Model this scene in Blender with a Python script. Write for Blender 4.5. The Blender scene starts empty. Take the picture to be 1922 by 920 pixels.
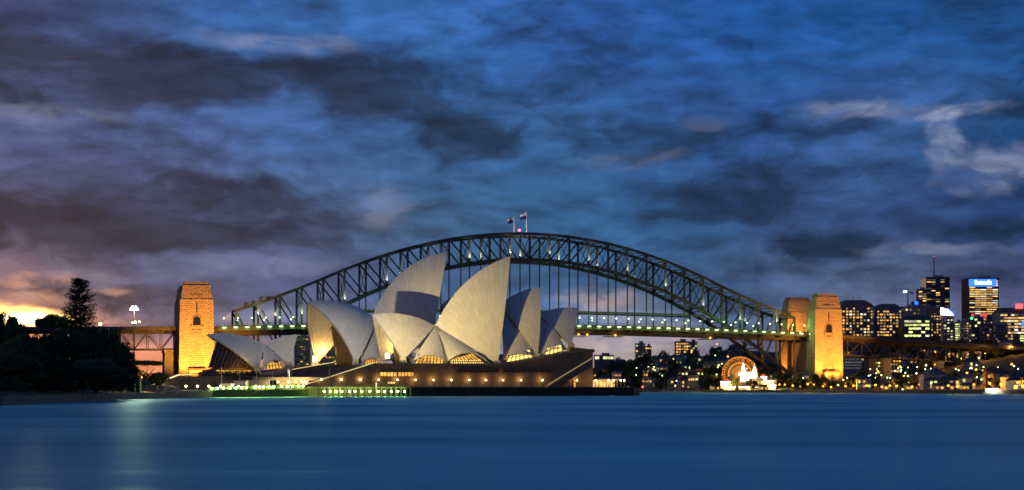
import bpy, math, random
from mathutils import Vector, Matrix
rnd = random.Random(11)
R = math.radians
sc = bpy.context.scene
col = sc.collection

# ------------------------------------------------------------------ camera
F, CX, HZ, CH = 2910.0, 961.0, 731.5, 2.5          # focal length in photo pixels, centre column, horizon row, camera height
cam = bpy.data.objects.new('camera', bpy.data.cameras.new('camera'))
col.objects.link(cam)
cam.location = (0, 0, CH); cam.rotation_euler = (R(90), 0, 0)
cam.data.sensor_width = 36; cam.data.lens = F / 1922 * 36
cam.data.shift_y = (HZ - 460) / 1922
cam.data.clip_end = 60000; cam.data.clip_start = 0.5
sc.camera = cam

# ------------------------------------------------------------------ render settings / exposure
sc.view_settings.view_transform = 'Standard'; sc.view_settings.look = 'None'
sc.view_settings.exposure = 0; sc.view_settings.gamma = 1
sc.render.engine = 'CYCLES'
cy = sc.cycles
cy.use_denoising = True; cy.max_bounces = 4; cy.diffuse_bounces = 2; cy.glossy_bounces = 3
cy.transparent_max_bounces = 4; cy.sample_clamp_indirect = 4; cy.use_light_tree = True
cy.pixel_filter_type = 'BLACKMAN_HARRIS'; cy.filter_width = 1.65
cy.caustics_reflective = False; cy.caustics_refractive = False

def lin(r, g, b):
    f = lambda c: (c/255/12.92 if c/255 <= .04045 else ((c/255+.055)/1.055)**2.4)
    return (f(r), f(g), f(b), 1)

# ------------------------------------------------------------------ world: dusk sky with cloud layers, by direction
w = bpy.data.worlds.new('World'); sc.world = w; w.use_nodes = True
N = w.node_tree.nodes; L = w.node_tree.links
for n in list(N): N.remove(n)
def nd(t, **k):
    n = N.new(t)
    for a, v in k.items(): setattr(n, a, v)
    return n
def put(sock, v):
    if hasattr(v, 'links') or isinstance(v, bpy.types.NodeSocket): L.new(v, sock)
    else: sock.default_value = v
def mth(op, a, b=None, c=None, clamp=False):
    n = nd('ShaderNodeMath', operation=op, use_clamp=clamp); put(n.inputs[0], a)
    if b is not None: put(n.inputs[1], b)
    if c is not None: put(n.inputs[2], c)
    return n.outputs[0]
def vmt(op, a, b=None, c=None):
    n = nd('ShaderNodeVectorMath', operation=op); put(n.inputs[0], a)
    if b is not None: put(n.inputs[1], b)
    if c is not None: put(n.inputs[2], c)
    return n.outputs['Value'] if op == 'LENGTH' else n.outputs[0]
def mixc(f, a, b, bt='MIX'):
    n = nd('ShaderNodeMix', data_type='RGBA', blend_type=bt); put(n.inputs[0], f); put(n.inputs[6], a); put(n.inputs[7], b)
    return n.outputs[2]
def mrange(v, a, b, c=0., d=1., mode='SMOOTHSTEP'):
    n = nd('ShaderNodeMapRange', interpolation_type=mode); put(n.inputs[0], v)
    for i, q in zip((1, 2, 3, 4), (a, b, c, d)): put(n.inputs[i], q)
    return n.outputs[0]
def azel(px, py):
    a = math.atan((px-CX)/F); return a, math.atan((HZ-py)/F*math.cos(a))
tc = nd('ShaderNodeTexCoord'); sp = nd('ShaderNodeSeparateXYZ'); L.new(tc.outputs['Generated'], sp.inputs[0])
az = mth('ARCTAN2', sp.outputs[0], sp.outputs[1]); el = mth('ARCSINE', mth('MINIMUM', sp.outputs[2], .9999))
cb = nd('ShaderNodeCombineXYZ'); L.new(az, cb.inputs[0]); L.new(el, cb.inputs[1]); V0 = cb.outputs[0]
def noise(vec, scale, detail, rough=.55, dist=0., off=(0, 0, 0), st=(1, 1, 1)):
    v = vmt('MULTIPLY_ADD', vec, st, off)
    n = nd('ShaderNodeTexNoise'); L.new(v, n.inputs['Vector']); n.inputs['Scale'].default_value = scale
    n.inputs['Detail'].default_value = detail; n.inputs['Roughness'].default_value = rough; n.inputs['Distortion'].default_value = dist
    return n
def warp(vec, scale, amp, off, st=(1, 2, 1)):
    n = noise(vec, scale, 3, .5, 0, off, st)
    return vmt('ADD', vec, vmt('MULTIPLY', vmt('SUBTRACT', n.outputs['Color'], (.5, .5, .5)), amp))
Vs = warp(warp(V0, 9, (.10, .035, 0), (3, 1, 0)), 38, (.036, .017, 0), (0, 7, 0))
def ramp(v, stops):
    n = nd('ShaderNodeValToRGB'); L.new(v, n.inputs[0]); e = n.color_ramp.elements; n.color_ramp.interpolation = 'B_SPLINE' if len(stops) > 9 else 'EASE'
    n.color_ramp.interpolation = 'LINEAR'
    while len(e) < len(stops): e.new(1)
    for q, (p, c) in zip(e, stops): q.position = p; q.color = c
    return n.outputs[0]
sv = nd('ShaderNodeSeparateXYZ'); L.new(Vs, sv.inputs[0])
A0, A1 = azel(-200, 600)[0], azel(2122, 600)[0]
azn = mrange(sv.outputs[0], A0, A1, 0, 1, 'LINEAR')
def row(stops):
    return ramp(azn, [(((math.atan((x-CX)/F))-A0)/(A1-A0), lin(*c)) for x, c in stops])
rows = [
 (690, row([(0,(240,150,92)),(150,(234,146,96)),(290,(232,142,110)),(420,(196,146,124)),(600,(140,124,140)),(1000,(132,132,150)),(1180,(164,148,156)),(1350,(136,130,148)),(1600,(96,104,138)),(1922,(78,82,124))])),
 (610, row([(0,(212,140,108)),(120,(176,122,116)),(260,(126,108,132)),(420,(98,100,138)),(560,(96,104,142)),(760,(76,96,140)),(1000,(68,98,144)),(1180,(108,118,150)),(1350,(78,96,138)),(1600,(96,106,142)),(1922,(80,84,126))])),
 (540, row([(0,(120,98,116)),(120,(104,96,124)),(280,(84,88,126)),(500,(76,86,130)),(700,(64,86,132)),(900,(56,92,140)),(1150,(52,88,134)),(1400,(58,84,130)),(1650,(80,94,134)),(1922,(60,70,116))])),
 (420, row([(0,(72,70,106)),(300,(66,74,116)),(560,(68,86,130)),(760,(62,94,140)),(1000,(42,86,134)),(1250,(40,80,132)),(1500,(48,74,124)),(1922,(32,58,110))])),
 (250, row([(0,(76,90,140)),(300,(66,88,144)),(560,(54,88,148)),(850,(46,86,142)),(1100,(44,84,140)),(1400,(42,78,144)),(1700,(52,86,146)),(1922,(26,68,126))])),
 (60, row([(0,(56,64,106)),(220,(54,76,128)),(460,(48,90,158)),(800,(46,94,166)),(1100,(42,86,166)),(1450,(26,78,150)),(1922,(30,76,142))])),
]
base = rows[0][1]
els = mth('MULTIPLY_ADD', sv.outputs[1], .6, mth('MULTIPLY', el, .4))
for (y0, _), (y1, c) in zip(rows, rows[1:]):
    base = mixc(mrange(els, azel(961, y0)[1], azel(961, y1)[1]), base, c)
base = mixc(mrange(el, .26, .7), base, lin(30, 58, 112))
def blobs(lst, vec):
    tot = None
    for (x, y, rx, ry, a) in lst:
        c0, e0 = azel(x, y); ix, iy = F/rx, F/ry
        d = vmt('LENGTH', vmt('MULTIPLY_ADD', vec, (ix, iy, 0), (-c0*ix, -e0*iy, 0)))
        v = mrange(d, 1.12, .32, 0, a)
        tot = v if tot is None else mth('ADD', tot, v)
    return tot
dark = blobs([(120,135,430,105,.85),(470,150,260,75,.6),(700,160,230,80,.55),(880,250,135,52,.85),(900,60,170,55,.4),(400,375,300,52,.65),(90,435,380,60,.8),
  (360,448,330,42,.7),(560,415,160,32,.35),(1545,458,125,34,.9),(1420,385,260,52,.6),(1200,265,150,52,.6),(1050,260,130,60,.35),(1480,225,260,45,.5),(1860,432,150,50,.75),(1890,215,130,120,.4),
  (1750,215,60,18,.55),(1010,165,200,45,.4),(1600,330,260,40,.35),(1640,520,210,22,.35),(75,545,60,34,.5),(190,560,60,30,.4),(240,600,70,22,.3),(1250,470,110,40,.3),(640,505,150,34,.3),(1120,585,60,22,.4)], Vs)
fb = noise(Vs, 10, 7, .54, .0, (5, 2, 0), (1, 2.4, 1)).outputs[0]
fb2 = noise(Vs, 30, 6, .54, .0, (1, 9, 0), (1, 2.2, 1)).outputs[0]
fsum = mth('ADD', mth('MULTIPLY', mth('SUBTRACT', fb, .5), 2.2), mth('MULTIPLY', mth('SUBTRACT', fb2, .5), 1.7))
Vr = warp(V0, 14, (.03, .012, 0), (6, 1, 0))
def cl(off):
    v = vmt('ADD', Vr, off)
    a = noise(v, 9, 7, .55, 0, (5, 2, 0), (1, 2.7, 1)).outputs[0]; b = noise(v, 34, 5, .5, 0, (1, 9, 0), (1, 2.8, 1)).outputs[0]
    return mth('MULTIPLY_ADD', b, .42, a)
emb = mth('SUBTRACT', cl((0, 0, 0)), cl((-.007, -.0085, 0)))
dk = mth('MULTIPLY_ADD', fsum, .80, dark)
dk = mrange(dk, -.08, .95, 0, 1, 'SMOOTHSTEP')
fb3 = noise(Vs, 75, 5, .55, .0, (4, 3, 0), (1, 2.0, 1)).outputs[0]
base = mixc(1., base, vmt('MULTIPLY_ADD', mrange(mth('MULTIPLY_ADD', mth('SUBTRACT', fb3, .5), .55, mth('MULTIPLY', fsum, -.55)), -.6, .6, .66, 1.36, 'LINEAR'), (1, 1, 1), (0, 0, 0)), 'MULTIPLY')
darkc = mixc(mrange(azn, .12, .55, 0, 1, 'LINEAR'), lin(38, 42, 62), lin(20, 42, 74))
skyc = mixc(mth('MULTIPLY', dk, .86), base, darkc)
Vw = warp(V0, 30, (.045, .02, 0), (2, 2, 0))
relief = mrange(emb, -.16, .16, 1.33, .67, 'LINEAR')
skyc = mixc(mrange(el, .36, .2), skyc, vmt('MULTIPLY', skyc, relief))
wis = blobs([(1700,210,200,20,.5),(1765,265,42,75,.55),(1885,305,95,42,.5),(1840,350,60,30,.3),(1180,300,130,20,.22),(1340,235,80,16,.12),(520,80,170,24,.35),(720,385,70,50,.3),(70,215,200,26,.25),(470,500,200,22,.25),(1620,200,160,14,.3),
   (1760,470,160,16,.3)], Vw)
wis = mth('MULTIPLY', wis, mrange(fb2, .36, .62, .3, 1.7))
skyc = mixc(mth('MULTIPLY', wis, .8, clamp=True), skyc, lin(138, 146, 186))
pink = blobs([(1120,565,130,34,.42),(1190,640,200,40,.55),(80,525,120,16,.45),(200,548,60,12,.4),(50,562,110,20,.5),(480,592,80,10,.5)], Vw)
pink = mth('MULTIPLY', pink, mrange(fb2, .36, .62, .1, 1.3))
skyc = mixc(mth('MULTIPLY', pink, .9, clamp=True), skyc, mixc(mrange(azn, .08, .3, 0, 1, 'LINEAR'), lin(250, 176, 140), lin(196, 172, 180)))
glow = blobs([(42,598,92,24,2.2),(92,606,50,16,1.2),(5,584,60,18,.7)], warp(V0, 40, (.03, .012, 0), (1, 5, 0)))
skyc = mixc(mth('MINIMUM', glow, 1), skyc, (2.2, 1.2, .40, 1))
core = blobs([(45,598,62,15,1.2),(88,610,30,10,.8)], warp(V0, 40, (.02, .008, 0), (1, 5, 0)))
skyc = mixc(mth('MINIMUM', core, 1), skyc, (3.2, 2.4, 1.3, 1))
skyc = mixc(mrange(el, -.02, -.10), skyc, lin(20, 40, 70))
nish = nd('ShaderNodeTexSky', sky_type='NISHITA', sun_disc=False, sun_elevation=R(2.0), sun_rotation=R(-17.6))
skyc = vmt('MULTIPLY', skyc, (1.12, 1.13, 1.0))
bg1 = nd('ShaderNodeBackground'); L.new(skyc, bg1.inputs[0]); bg1.inputs[1].default_value = 1.0
bg2 = nd('ShaderNodeBackground'); L.new(nish.outputs[0], bg2.inputs[0]); bg2.inputs[1].default_value = .0014
ad = nd('ShaderNodeAddShader'); L.new(bg1.outputs[0], ad.inputs[0]); L.new(bg2.outputs[0], ad.inputs[1])
ow = nd('ShaderNodeOutputWorld'); L.new(ad.outputs[0], ow.inputs[0])

sun = bpy.data.objects.new('sun', bpy.data.lights.new('sun', 'SUN')); col.objects.link(sun)
sun.data.energy = .12; sun.data.angle = R(3); sun.data.color = (1, .62, .35)     # the set sun's last light, low behind the gardens
sun.rotation_euler = (R(88), 0, R(180 + 17.6))

# ------------------------------------------------------------------ materials
def mat(name, c, rough=.7, metal=0., var=.25, vs=.3, bump=0., bs=2., spec=.3, stretch=(1, 1, 1)):
    m = bpy.data.materials.new(name); m.use_nodes = True
    n = m.node_tree.nodes; l = m.node_tree.links; b = n['Principled BSDF']
    b.inputs['Roughness'].default_value = rough; b.inputs['Metallic'].default_value = metal; b.inputs['Specular IOR Level'].default_value = spec
    t = n.new('ShaderNodeTexCoord'); mp = n.new('ShaderNodeMapping'); mp.inputs['Scale'].default_value = stretch
    l.new(t.outputs['Object'], mp.inputs[0])
    x = n.new('ShaderNodeTexNoise'); x.inputs['Scale'].default_value = vs; x.inputs['Detail'].default_value = 6; l.new(mp.outputs[0], x.inputs['Vector'])
    r = n.new('ShaderNodeMix'); r.data_type = 'RGBA'
    r.inputs[6].default_value = tuple(v*(1-var) for v in c[:3])+(1,); r.inputs[7].default_value = tuple(min(1, v*(1+var)) for v in c[:3])+(1,)
    l.new(x.outputs[0], r.inputs[0]); l.new(r.outputs[2], b.inputs['Base Color'])
    if bump:
        y = n.new('ShaderNodeTexNoise'); y.inputs['Scale'].default_value = bs; y.inputs['Detail'].default_value = 5; l.new(mp.outputs[0], y.inputs['Vector'])
        q = n.new('ShaderNodeBump'); q.inputs['Strength'].default_value = bump; q.inputs['Distance'].default_value = .3
        l.new(y.outputs[0], q.inputs['Height']); l.new(q.outputs[0], b.inputs['Normal'])
    return m
def emis(name, c, s, rand=.0, dim=.02):
    m = bpy.data.materials.new(name); m.use_nodes = True
    n = m.node_tree.nodes; l = m.node_tree.links; b = n['Principled BSDF']
    b.inputs['Base Color'].default_value = (dim, dim, dim, 1); b.inputs['Roughness'].default_value = .3
    b.inputs['Emission Color'].default_value = tuple(c)+(1,); b.inputs['Emission Strength'].default_value = s
    if rand:
        o = n.new('ShaderNodeObjectInfo'); g = n.new('ShaderNodeMapRange'); g.inputs[3].default_value = s*(1-rand); g.inputs[4].default_value = s*(1+rand)
        t = n.new('ShaderNodeTexCoord'); x = n.new('ShaderNodeTexNoise'); x.inputs['Scale'].default_value = .55; x.inputs['Detail'].default_value = 3
        va = n.new('ShaderNodeVectorMath'); va.operation = 'ADD'; l.new(t.outputs['Object'], va.inputs[0]); l.new(o.outputs['Location'], va.inputs[1]); l.new(va.outputs[0], x.inputs['Vector'])
        k = n.new('ShaderNodeMapRange'); k.inputs[1].default_value = .3; k.inputs[2].default_value = .7; k.inputs[3].default_value = .45; k.inputs[4].default_value = 1.5
        l.new(x.outputs[0], k.inputs[0]); l.new(o.outputs['Random'], g.inputs[0])
        p = n.new('ShaderNodeMath'); p.operation = 'MULTIPLY'; l.new(g.outputs[0], p.inputs[0]); l.new(k.outputs[0], p.inputs[1]); l.new(p.outputs[0], b.inputs['Emission Strength'])
    return m
def stone_mat(name, c, scale, bump):
    m = mat(name, c, .9, 0, .18, .08)
    n = m.node_tree.nodes; l = m.node_tree.links; b = n['Principled BSDF']
    t = n.new('ShaderNodeTexCoord'); mp = n.new('ShaderNodeMapping'); mp.inputs['Rotation'].default_value = (R(90), 0, 0); l.new(t.outputs['Object'], mp.inputs[0])
    k = n.new('ShaderNodeTexBrick'); k.inputs['Scale'].default_value = scale; k.inputs['Mortar Size'].default_value = .035; k.inputs['Brick Width'].default_value = 1.1; k.inputs['Row Height'].default_value = .5
    k.inputs['Color1'].default_value = (1, 1, 1, 1); k.inputs['Color2'].default_value = (.7, .7, .7, 1); k.inputs['Mortar'].default_value = (0, 0, 0, 1)
    l.new(mp.outputs[0], k.inputs['Vector'])
    x = n.new('ShaderNodeTexNoise'); x.inputs['Scale'].default_value = scale*1.3; x.inputs['Detail'].default_value = 4; l.new(t.outputs['Object'], x.inputs['Vector'])
    a = n.new('ShaderNodeMath'); a.operation = 'ADD'; l.new(k.outputs[0], a.inputs[0]); l.new(x.outputs[0], a.inputs[1])
    src = b.inputs['Base Color'].links[0].from_socket; xm = n.new('ShaderNodeMix'); xm.data_type = 'RGBA'; xm.blend_type = 'MULTIPLY'; xm.inputs[0].default_value = .5
    l.new(src, xm.inputs[6]); l.new(k.outputs[0], xm.inputs[7]); l.new(xm.outputs[2], b.inputs['Base Color'])
    q = n.new('ShaderNodeBump'); q.inputs['Strength'].default_value = bump; q.inputs['Distance'].default_value = .8
    l.new(a.outputs[0], q.inputs['Height']); l.new(q.outputs[0], b.inputs['Normal'])
    return m
def tile_mat():
    m = mat('tile', (.68, .67, .62), .42, 0, .06, .12, spec=.4)
    n = m.node_tree.nodes; l = m.node_tree.links; b = n['Principled BSDF']
    src = b.inputs['Base Color'].links[0].from_socket
    uv = n.new('ShaderNodeUVMap'); k = n.new('ShaderNodeTexBrick'); l.new(uv.outputs[0], k.inputs['Vector'])
    k.offset = .5; k.inputs['Scale'].default_value = 1; k.inputs['Mortar Size'].default_value = .028; k.inputs['Mortar Smooth'].default_value = .6; k.inputs['Brick Width'].default_value = 2.4; k.inputs['Row Height'].default_value = 1
    k.inputs['Color1'].default_value = (1, 1, 1, 1); k.inputs['Color2'].default_value = (.86, .86, .85, 1); k.inputs['Mortar'].default_value = (.56, .54, .50, 1)
    x = n.new('ShaderNodeMix'); x.data_type = 'RGBA'; x.blend_type = 'MULTIPLY'; x.inputs[0].default_value = 1
    l.new(src, x.inputs[6]); l.new(k.outputs[0], x.inputs[7]); l.new(x.outputs[2], b.inputs['Base Color'])
    return m
M = dict(
 steel=mat('steel', (.055, .064, .06), .6, .15, .35, .2), deck=mat('deck_steel', (.07, .07, .062), .6, .2, .35, .2),
 asphalt=mat('asphalt', (.05, .05, .05), .9), granite=stone_mat('granite', (.44, .37, .26), .30, 1.), granite_d=mat('granite_plain', (.30, .27, .22), .9, 0, .2, .1),
 brownstone=mat('brown_granite', (.20, .145, .10), .8, 0, .42, .5, .2, 1., stretch=(1, 1, .08)), paving=mat('paving', (.26, .2, .16), .85, 0, .2, .1),
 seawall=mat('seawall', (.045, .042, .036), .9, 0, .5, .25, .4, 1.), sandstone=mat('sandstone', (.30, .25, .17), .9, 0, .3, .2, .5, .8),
 conc=mat('concrete', (.42, .38, .30), .8, 0, .15, .2), tile=tile_mat(), glass=mat('dark_glass', (.02, .02, .02), .12, 0, .2, .3, spec=.6),
 bronze=mat('bronze', (.18, .10, .04), .45, .5, .3, .3), pole=mat('pole', (.10, .11, .11), .5, .4), black=mat('black_steel', (.02, .02, .022), .5, .3),
 leaf=mat('leaf', (.07, .10, .04), .7, 0, .6, .9, spec=.15), leaf2=mat('leaf_olive', (.10, .115, .045), .7, 0, .6, .9, spec=.15), pineleaf=mat('pine_needle', (.05, .07, .035), .7, 0, .5, .9, spec=.1),
 bark=mat('bark', (.06, .045, .03), .9, 0, .4, 1.), hedge=mat('hedge_leaf', (.08, .17, .03), .75, 0, .5, .8), earth=mat('earth', (.055, .05, .035), .95, 0, .5, .1, .6, .7),
 lawn=mat('lawn', (.03, .05, .02), .95, 0, .4, .2), hill=mat('hill_ground', (.05, .055, .035), .95, 0, .5, .02),
 white=mat('white_paint', (.7, .7, .68), .5), cream=mat('cream_paint', (.5, .46, .38), .6), grey=mat('grey_render', (.36, .36, .37), .7), dgrey=mat('dark_render', (.15, .15, .16), .6),
 beige=mat('beige_render', (.42, .37, .33), .7), brown=mat('brown_brick', (.20, .12, .085), .8), teal=mat('teal_cladding', (.04, .09, .1), .5), navy=mat('navy_cladding', (.06, .06, .075), .4),
 slate=mat('slate_roof', (.08, .085, .095), .6), redroof=mat('terracotta_roof', (.22, .08, .05), .8), timber=mat('timber_pile', (.09, .08, .06), .9),
 lampcase=mat('lamp_case', (.05, .05, .05), .5, .5), red=mat('flag_red', (.5, .05, .06), .7), blue=mat('flag_blue', (.02, .03, .16), .7), flagw=mat('flag_white', (.75, .72, .7), .7),
 w_warm=emis('window_warm', (1, .60, .18), 1.0, .75), w_gold=emis('window_gold', (1, .48, .09), 1.15, .6), w_green=emis('window_green', (.86, .95, .28), 1.25, .5), w_white=emis('window_white', (1, .9, .62), 1.2, .6),
 w_dim=emis('window_dim', (.55, .5, .36), .22, .6), w_dark=mat('window_dark', (.015, .02, .03), .15, 0, .2, .3, spec=.6),
 e_deck=emis('lamp_greenish', (.72, 1, .48), 10), e_green=emis('lamp_green', (.72, 1, .25), 40), e_warm=emis('lamp_warm', (1, .70, .28), 26), e_orange=emis('lamp_orange', (1, .42, .05), 3.2),
 e_white=emis('lamp_white', (1, .93, .74), 22), e_flood=emis('flood_lens', (1, .78, .34), 5), e_pylon=emis('pylon_flood_lens', (1, .62, .18), 30), e_red=emis('lamp_red', (1, .05, .06), 20), e_gate=emis('gate_glow_bulbs', (1, .95, .72), 5.5), e_wheel=emis('wheel_bulbs', (1, .30, .025), .9),
 e_wheel2=emis('wheel_ring_bulbs', (1, .42, .06), 1.5), e_sign=emis('sign_white_blue', (.75, .92, 1), 5), e_blue=emis('sign_blue', (.03, .16, 1), 2.2), e_pink=emis('sign_pink', (1, .18, .22), 1.1), e_red2=emis('sign_red', (1, .12, .10), .8), e_cyan=emis('roof_white', (.85, .92, 1), 4),
 e_canopy=emis('canopy_gold', (1, .62, .16), 2.2), e_shop=emis('shop_gold', (1, .55, .15), 1.1, .4), e_greenl=emis('green_light', (.1, 1, .35), 3), e_hand=emis('handrail_light', (1, .85, .35), .9), e_foyer=emis('foyer_gold', (1, .50, .08), 1.0, .3),
)

# ------------------------------------------------------------------ mesh helpers
def P(px, py, Y): return Vector(((px-CX)*Y/F, Y, CH+(HZ-py)*Y/F))
def PX(px, Y): return (px-CX)*Y/F
def PZ(py, Y): return CH+(HZ-py)*Y/F
class MB:
    def __init__(s): s.v = []; s.f = []; s.uv = []
    def add(s, vs, fs, uvs=None):
        o = len(s.v); s.v += [tuple(q) for q in vs]; s.f += [tuple(i+o for i in f) for f in fs]
        s.uv += uvs if uvs else [None]*len(fs); return s
    def box(s, c, d, rz=0.):
        hx, hy, hz = d[0]/2, d[1]/2, d[2]/2; ca, sa = math.cos(rz), math.sin(rz); vs = []
        for z in (-hz, hz):
            for x, y in ((-hx, -hy), (hx, -hy), (hx, hy), (-hx, hy)): vs.append((c[0]+x*ca-y*sa, c[1]+x*sa+y*ca, c[2]+z))
        return s.add(vs, [(3,2,1,0),(4,5,6,7),(0,1,5,4),(1,2,6,5),(2,3,7,6),(3,0,4,7)])
    def bar(s, p, q, a, b=None, up=(0, 0, 1)):
        p, q = Vector(p), Vector(q); b = b or a; d = (q-p).normalized(); x = d.cross(Vector(up))
        if x.length < 1e-3: x = d.cross(Vector((0, 1, 0)))
        x.normalize(); y = x.cross(d); vs = []
        for e in (p, q):
            for i, j in ((-1,-1),(1,-1),(1,1),(-1,1)): vs.append(e+x*(i*a/2)+y*(j*b/2))
        return s.add(vs, [(3,2,1,0),(4,5,6,7),(0,1,5,4),(1,2,6,5),(2,3,7,6),(3,0,4,7)])
    def tube(s, p, q, r0, r1=None, n=8):
        p, q = Vector(p), Vector(q); r1 = r0 if r1 is None else r1; d = (q-p).normalized(); x = d.cross(Vector((0, 0, 1)))
        if x.length < 1e-3: x = Vector((1, 0, 0))
        x.normalize(); y = d.cross(x); vs = []
        for e, r in ((p, r0), (q, r1)):
            for k in range(n): a = 2*math.pi*k/n; vs.append(e+x*(r*math.cos(a))+y*(r*math.sin(a)))
        return s.add(vs, [tuple(range(n-1,-1,-1)), tuple(range(n, 2*n))]+[(k, (k+1) % n, n+(k+1) % n, n+k) for k in range(n)])
    def prism(s, poly, z0, z1):
        n = len(poly); zz0 = z0 if isinstance(z0, (list, tuple)) else [z0]*n; zz1 = z1 if isinstance(z1, (list, tuple)) else [z1]*n
        vs = [(p[0], p[1], a) for p, a in zip(poly, zz0)]+[(p[0], p[1], a) for p, a in zip(poly, zz1)]
        return s.add(vs, [tuple(range(n-1,-1,-1)), tuple(range(n, 2*n))]+[(k, (k+1) % n, n+(k+1) % n, n+k) for k in range(n)])
    def loft(s, rings, cap=True):
        n = len(rings[0]); vs = [p for r in rings for p in r]; fs = []
        for i in range(len(rings)-1):
            for k in range(n): fs.append((i*n+k, i*n+(k+1) % n, (i+1)*n+(k+1) % n, (i+1)*n+k))
        if cap: fs += [tuple(range(n-1,-1,-1)), tuple(range((len(rings)-1)*n, len(rings)*n))]
        return s.add(vs, fs)
    def slab(s, pts, th):          # polygon in 3D given thickness along its normal, backwards
        pts = [Vector(p) for p in pts]; nn = (pts[1]-pts[0]).cross(pts[2]-pts[0]).normalized(); n = len(pts)
        vs = pts+[p-nn*th for p in pts]
        return s.add(vs, [tuple(range(n)), tuple(range(2*n-1, n-1, -1))]+[(k, n+k, n+(k+1) % n, (k+1) % n) for k in range(n)])
    def ball(s, c, r, n=8, m=5):
        rings = []
        for i in range(1, m):
            t = math.pi*i/m; rings.append([(c[0]+r*math.sin(t)*math.cos(2*math.pi*k/n), c[1]+r*math.sin(t)*math.sin(2*math.pi*k/n), c[2]-r*math.cos(t)) for k in range(n)])
        return s.loft(rings)
    def grid(s, f, nu, nv, uvf=None):
        vs = [f(i/nu, j/nv) for j in range(nv+1) for i in range(nu+1)]; fs = []; uvs = []
        for j in range(nv):
            for i in range(nu):
                q = [(i, j), (i+1, j), (i+1, j+1), (i, j+1)]; fs.append(tuple(b*(nu+1)+a for a, b in q))
                uvs.append([uvf(a/nu, b/nv) for a, b in q] if uvf else None)
        return s.add(vs, fs, uvs)
    def mesh(s, name, m, smooth=False):
        me = bpy.data.meshes.new(name); me.from_pydata(s.v, [], s.f)
        if any(u for u in s.uv):
            l = me.uv_layers.new(name='UVMap'); k = 0
            for f, u in zip(s.f, s.uv):
                for j in range(len(f)): l.data[k].uv = u[j] if u else (0, 0); k += 1
        me.materials.append(m)
        if smooth: me.polygons.foreach_set('use_smooth', [True]*len(me.polygons))
        me.update(); return me
    def build(s, name, m, parent=None, smooth=False):
        return link(name, s.mesh(name, m, smooth), parent)
def link(name, data, parent=None, loc=None):
    o = bpy.data.objects.new(name, data); col.objects.link(o)
    if parent is not None:
        o.parent = parent
        if loc is None: o.matrix_parent_inverse = Matrix.Translation(-parent.location) if parent.parent is None else Matrix.Identity(4)
    if loc is not None: o.location = loc
    return o
def tag(o, label=None, cat=None, group=None, kind=None):
    if label: o['label'] = label
    if cat: o['category'] = cat
    if group: o['group'] = group
    if kind: o['kind'] = kind
    return o
def thing(name, label, cat, loc=(0, 0, 0), group=None):
    o = bpy.data.objects.new(name, None); col.objects.link(o); o.location = loc; o.empty_display_size = 1
    return tag(o, label, cat, group)
KIDS = {}
def kids(o): return [c for c in KIDS.get(o, [])]
def copy_tree(o, parent=None, label=None):
    c = o.copy(); col.objects.link(c)
    if parent is not None: c.parent = parent
    if label: c['label'] = label
    for ch in list(o.children): copy_tree(ch, c)
    return c
def light(name, parent, loc, power, c, radius=.4, spot=None, target=None, blend=.5):
    d = bpy.data.lights.new(name, 'SPOT' if spot else 'POINT'); d.energy = power; d.color = c; d.shadow_soft_size = radius
    o = bpy.data.objects.new(name, d); col.objects.link(o)
    if spot: d.spot_size = R(spot); d.spot_blend = blend
    o.location = loc
    if parent is not None: o.parent = parent; o.location = Vector(loc)-parent.location
    if target is not None: o.rotation_euler = (Vector(target)-Vector(loc)).to_track_quat('-Z', 'Y').to_euler()
    return o
def struct(o): o['kind'] = 'structure'; return o

# ================================================================== SETTING
# water
m = mat('water_surface', (.008, .055, .12), .32, 0, .25, .02, spec=.5, stretch=(.3, 1.6, 1))
n_ = m.node_tree.nodes; l_ = m.node_tree.links; b_ = n_['Principled BSDF']; b_.inputs['IOR'].default_value = 1.33
t_ = n_.new('ShaderNodeTexCoord'); mp_ = n_.new('ShaderNodeMapping'); mp_.inputs['Scale'].default_value = (.06, .5, 1); l_.new(t_.outputs['Object'], mp_.inputs[0])
x_ = n_.new('ShaderNodeTexNoise'); x_.inputs['Scale'].default_value = 1; x_.inputs['Detail'].default_value = 5; l_.new(mp_.outputs[0], x_.inputs['Vector'])
q_ = n_.new('ShaderNodeBump'); q_.inputs['Strength'].default_value = .16; q_.inputs['Distance'].default_value = .5; l_.new(x_.outputs[0], q_.inputs['Height']); l_.new(q_.outputs[0], b_.inputs['Normal'])
g_ = n_.new('ShaderNodeMapRange'); g_.inputs[1].default_value = .3; g_.inputs[2].default_value = .7; g_.inputs[3].default_value = .38; g_.inputs[4].default_value = .50; l_.new(x_.outputs[0], g_.inputs[0]); l_.new(g_.outputs[0], b_.inputs['Roughness'])
b_.inputs['Base Color'].links[0]
df = n_.new('ShaderNodeBsdfDiffuse'); df.inputs[0].default_value = (.012, .22, .30, 1)
gl = n_.new('ShaderNodeBsdfGlossy'); gl.inputs[0].default_value = (.46, .86, .84, 1); l_.new(g_.outputs[0], gl.inputs['Roughness']); l_.new(q_.outputs[0], gl.inputs['Normal'])
mxs = n_.new('ShaderNodeMixShader'); 
x2_ = n_.new('ShaderNodeTexNoise'); x2_.inputs['Scale'].default_value = 1; x2_.inputs['Detail'].default_value = 6; mp2_ = n_.new('ShaderNodeMapping'); mp2_.inputs['Scale'].default_value = (.016, .03, 1); mp2_.inputs['Rotation'].default_value = (0, 0, .12)
l_.new(t_.outputs['Object'], mp2_.inputs[0]); l_.new(mp2_.outputs[0], x2_.inputs['Vector'])
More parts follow.
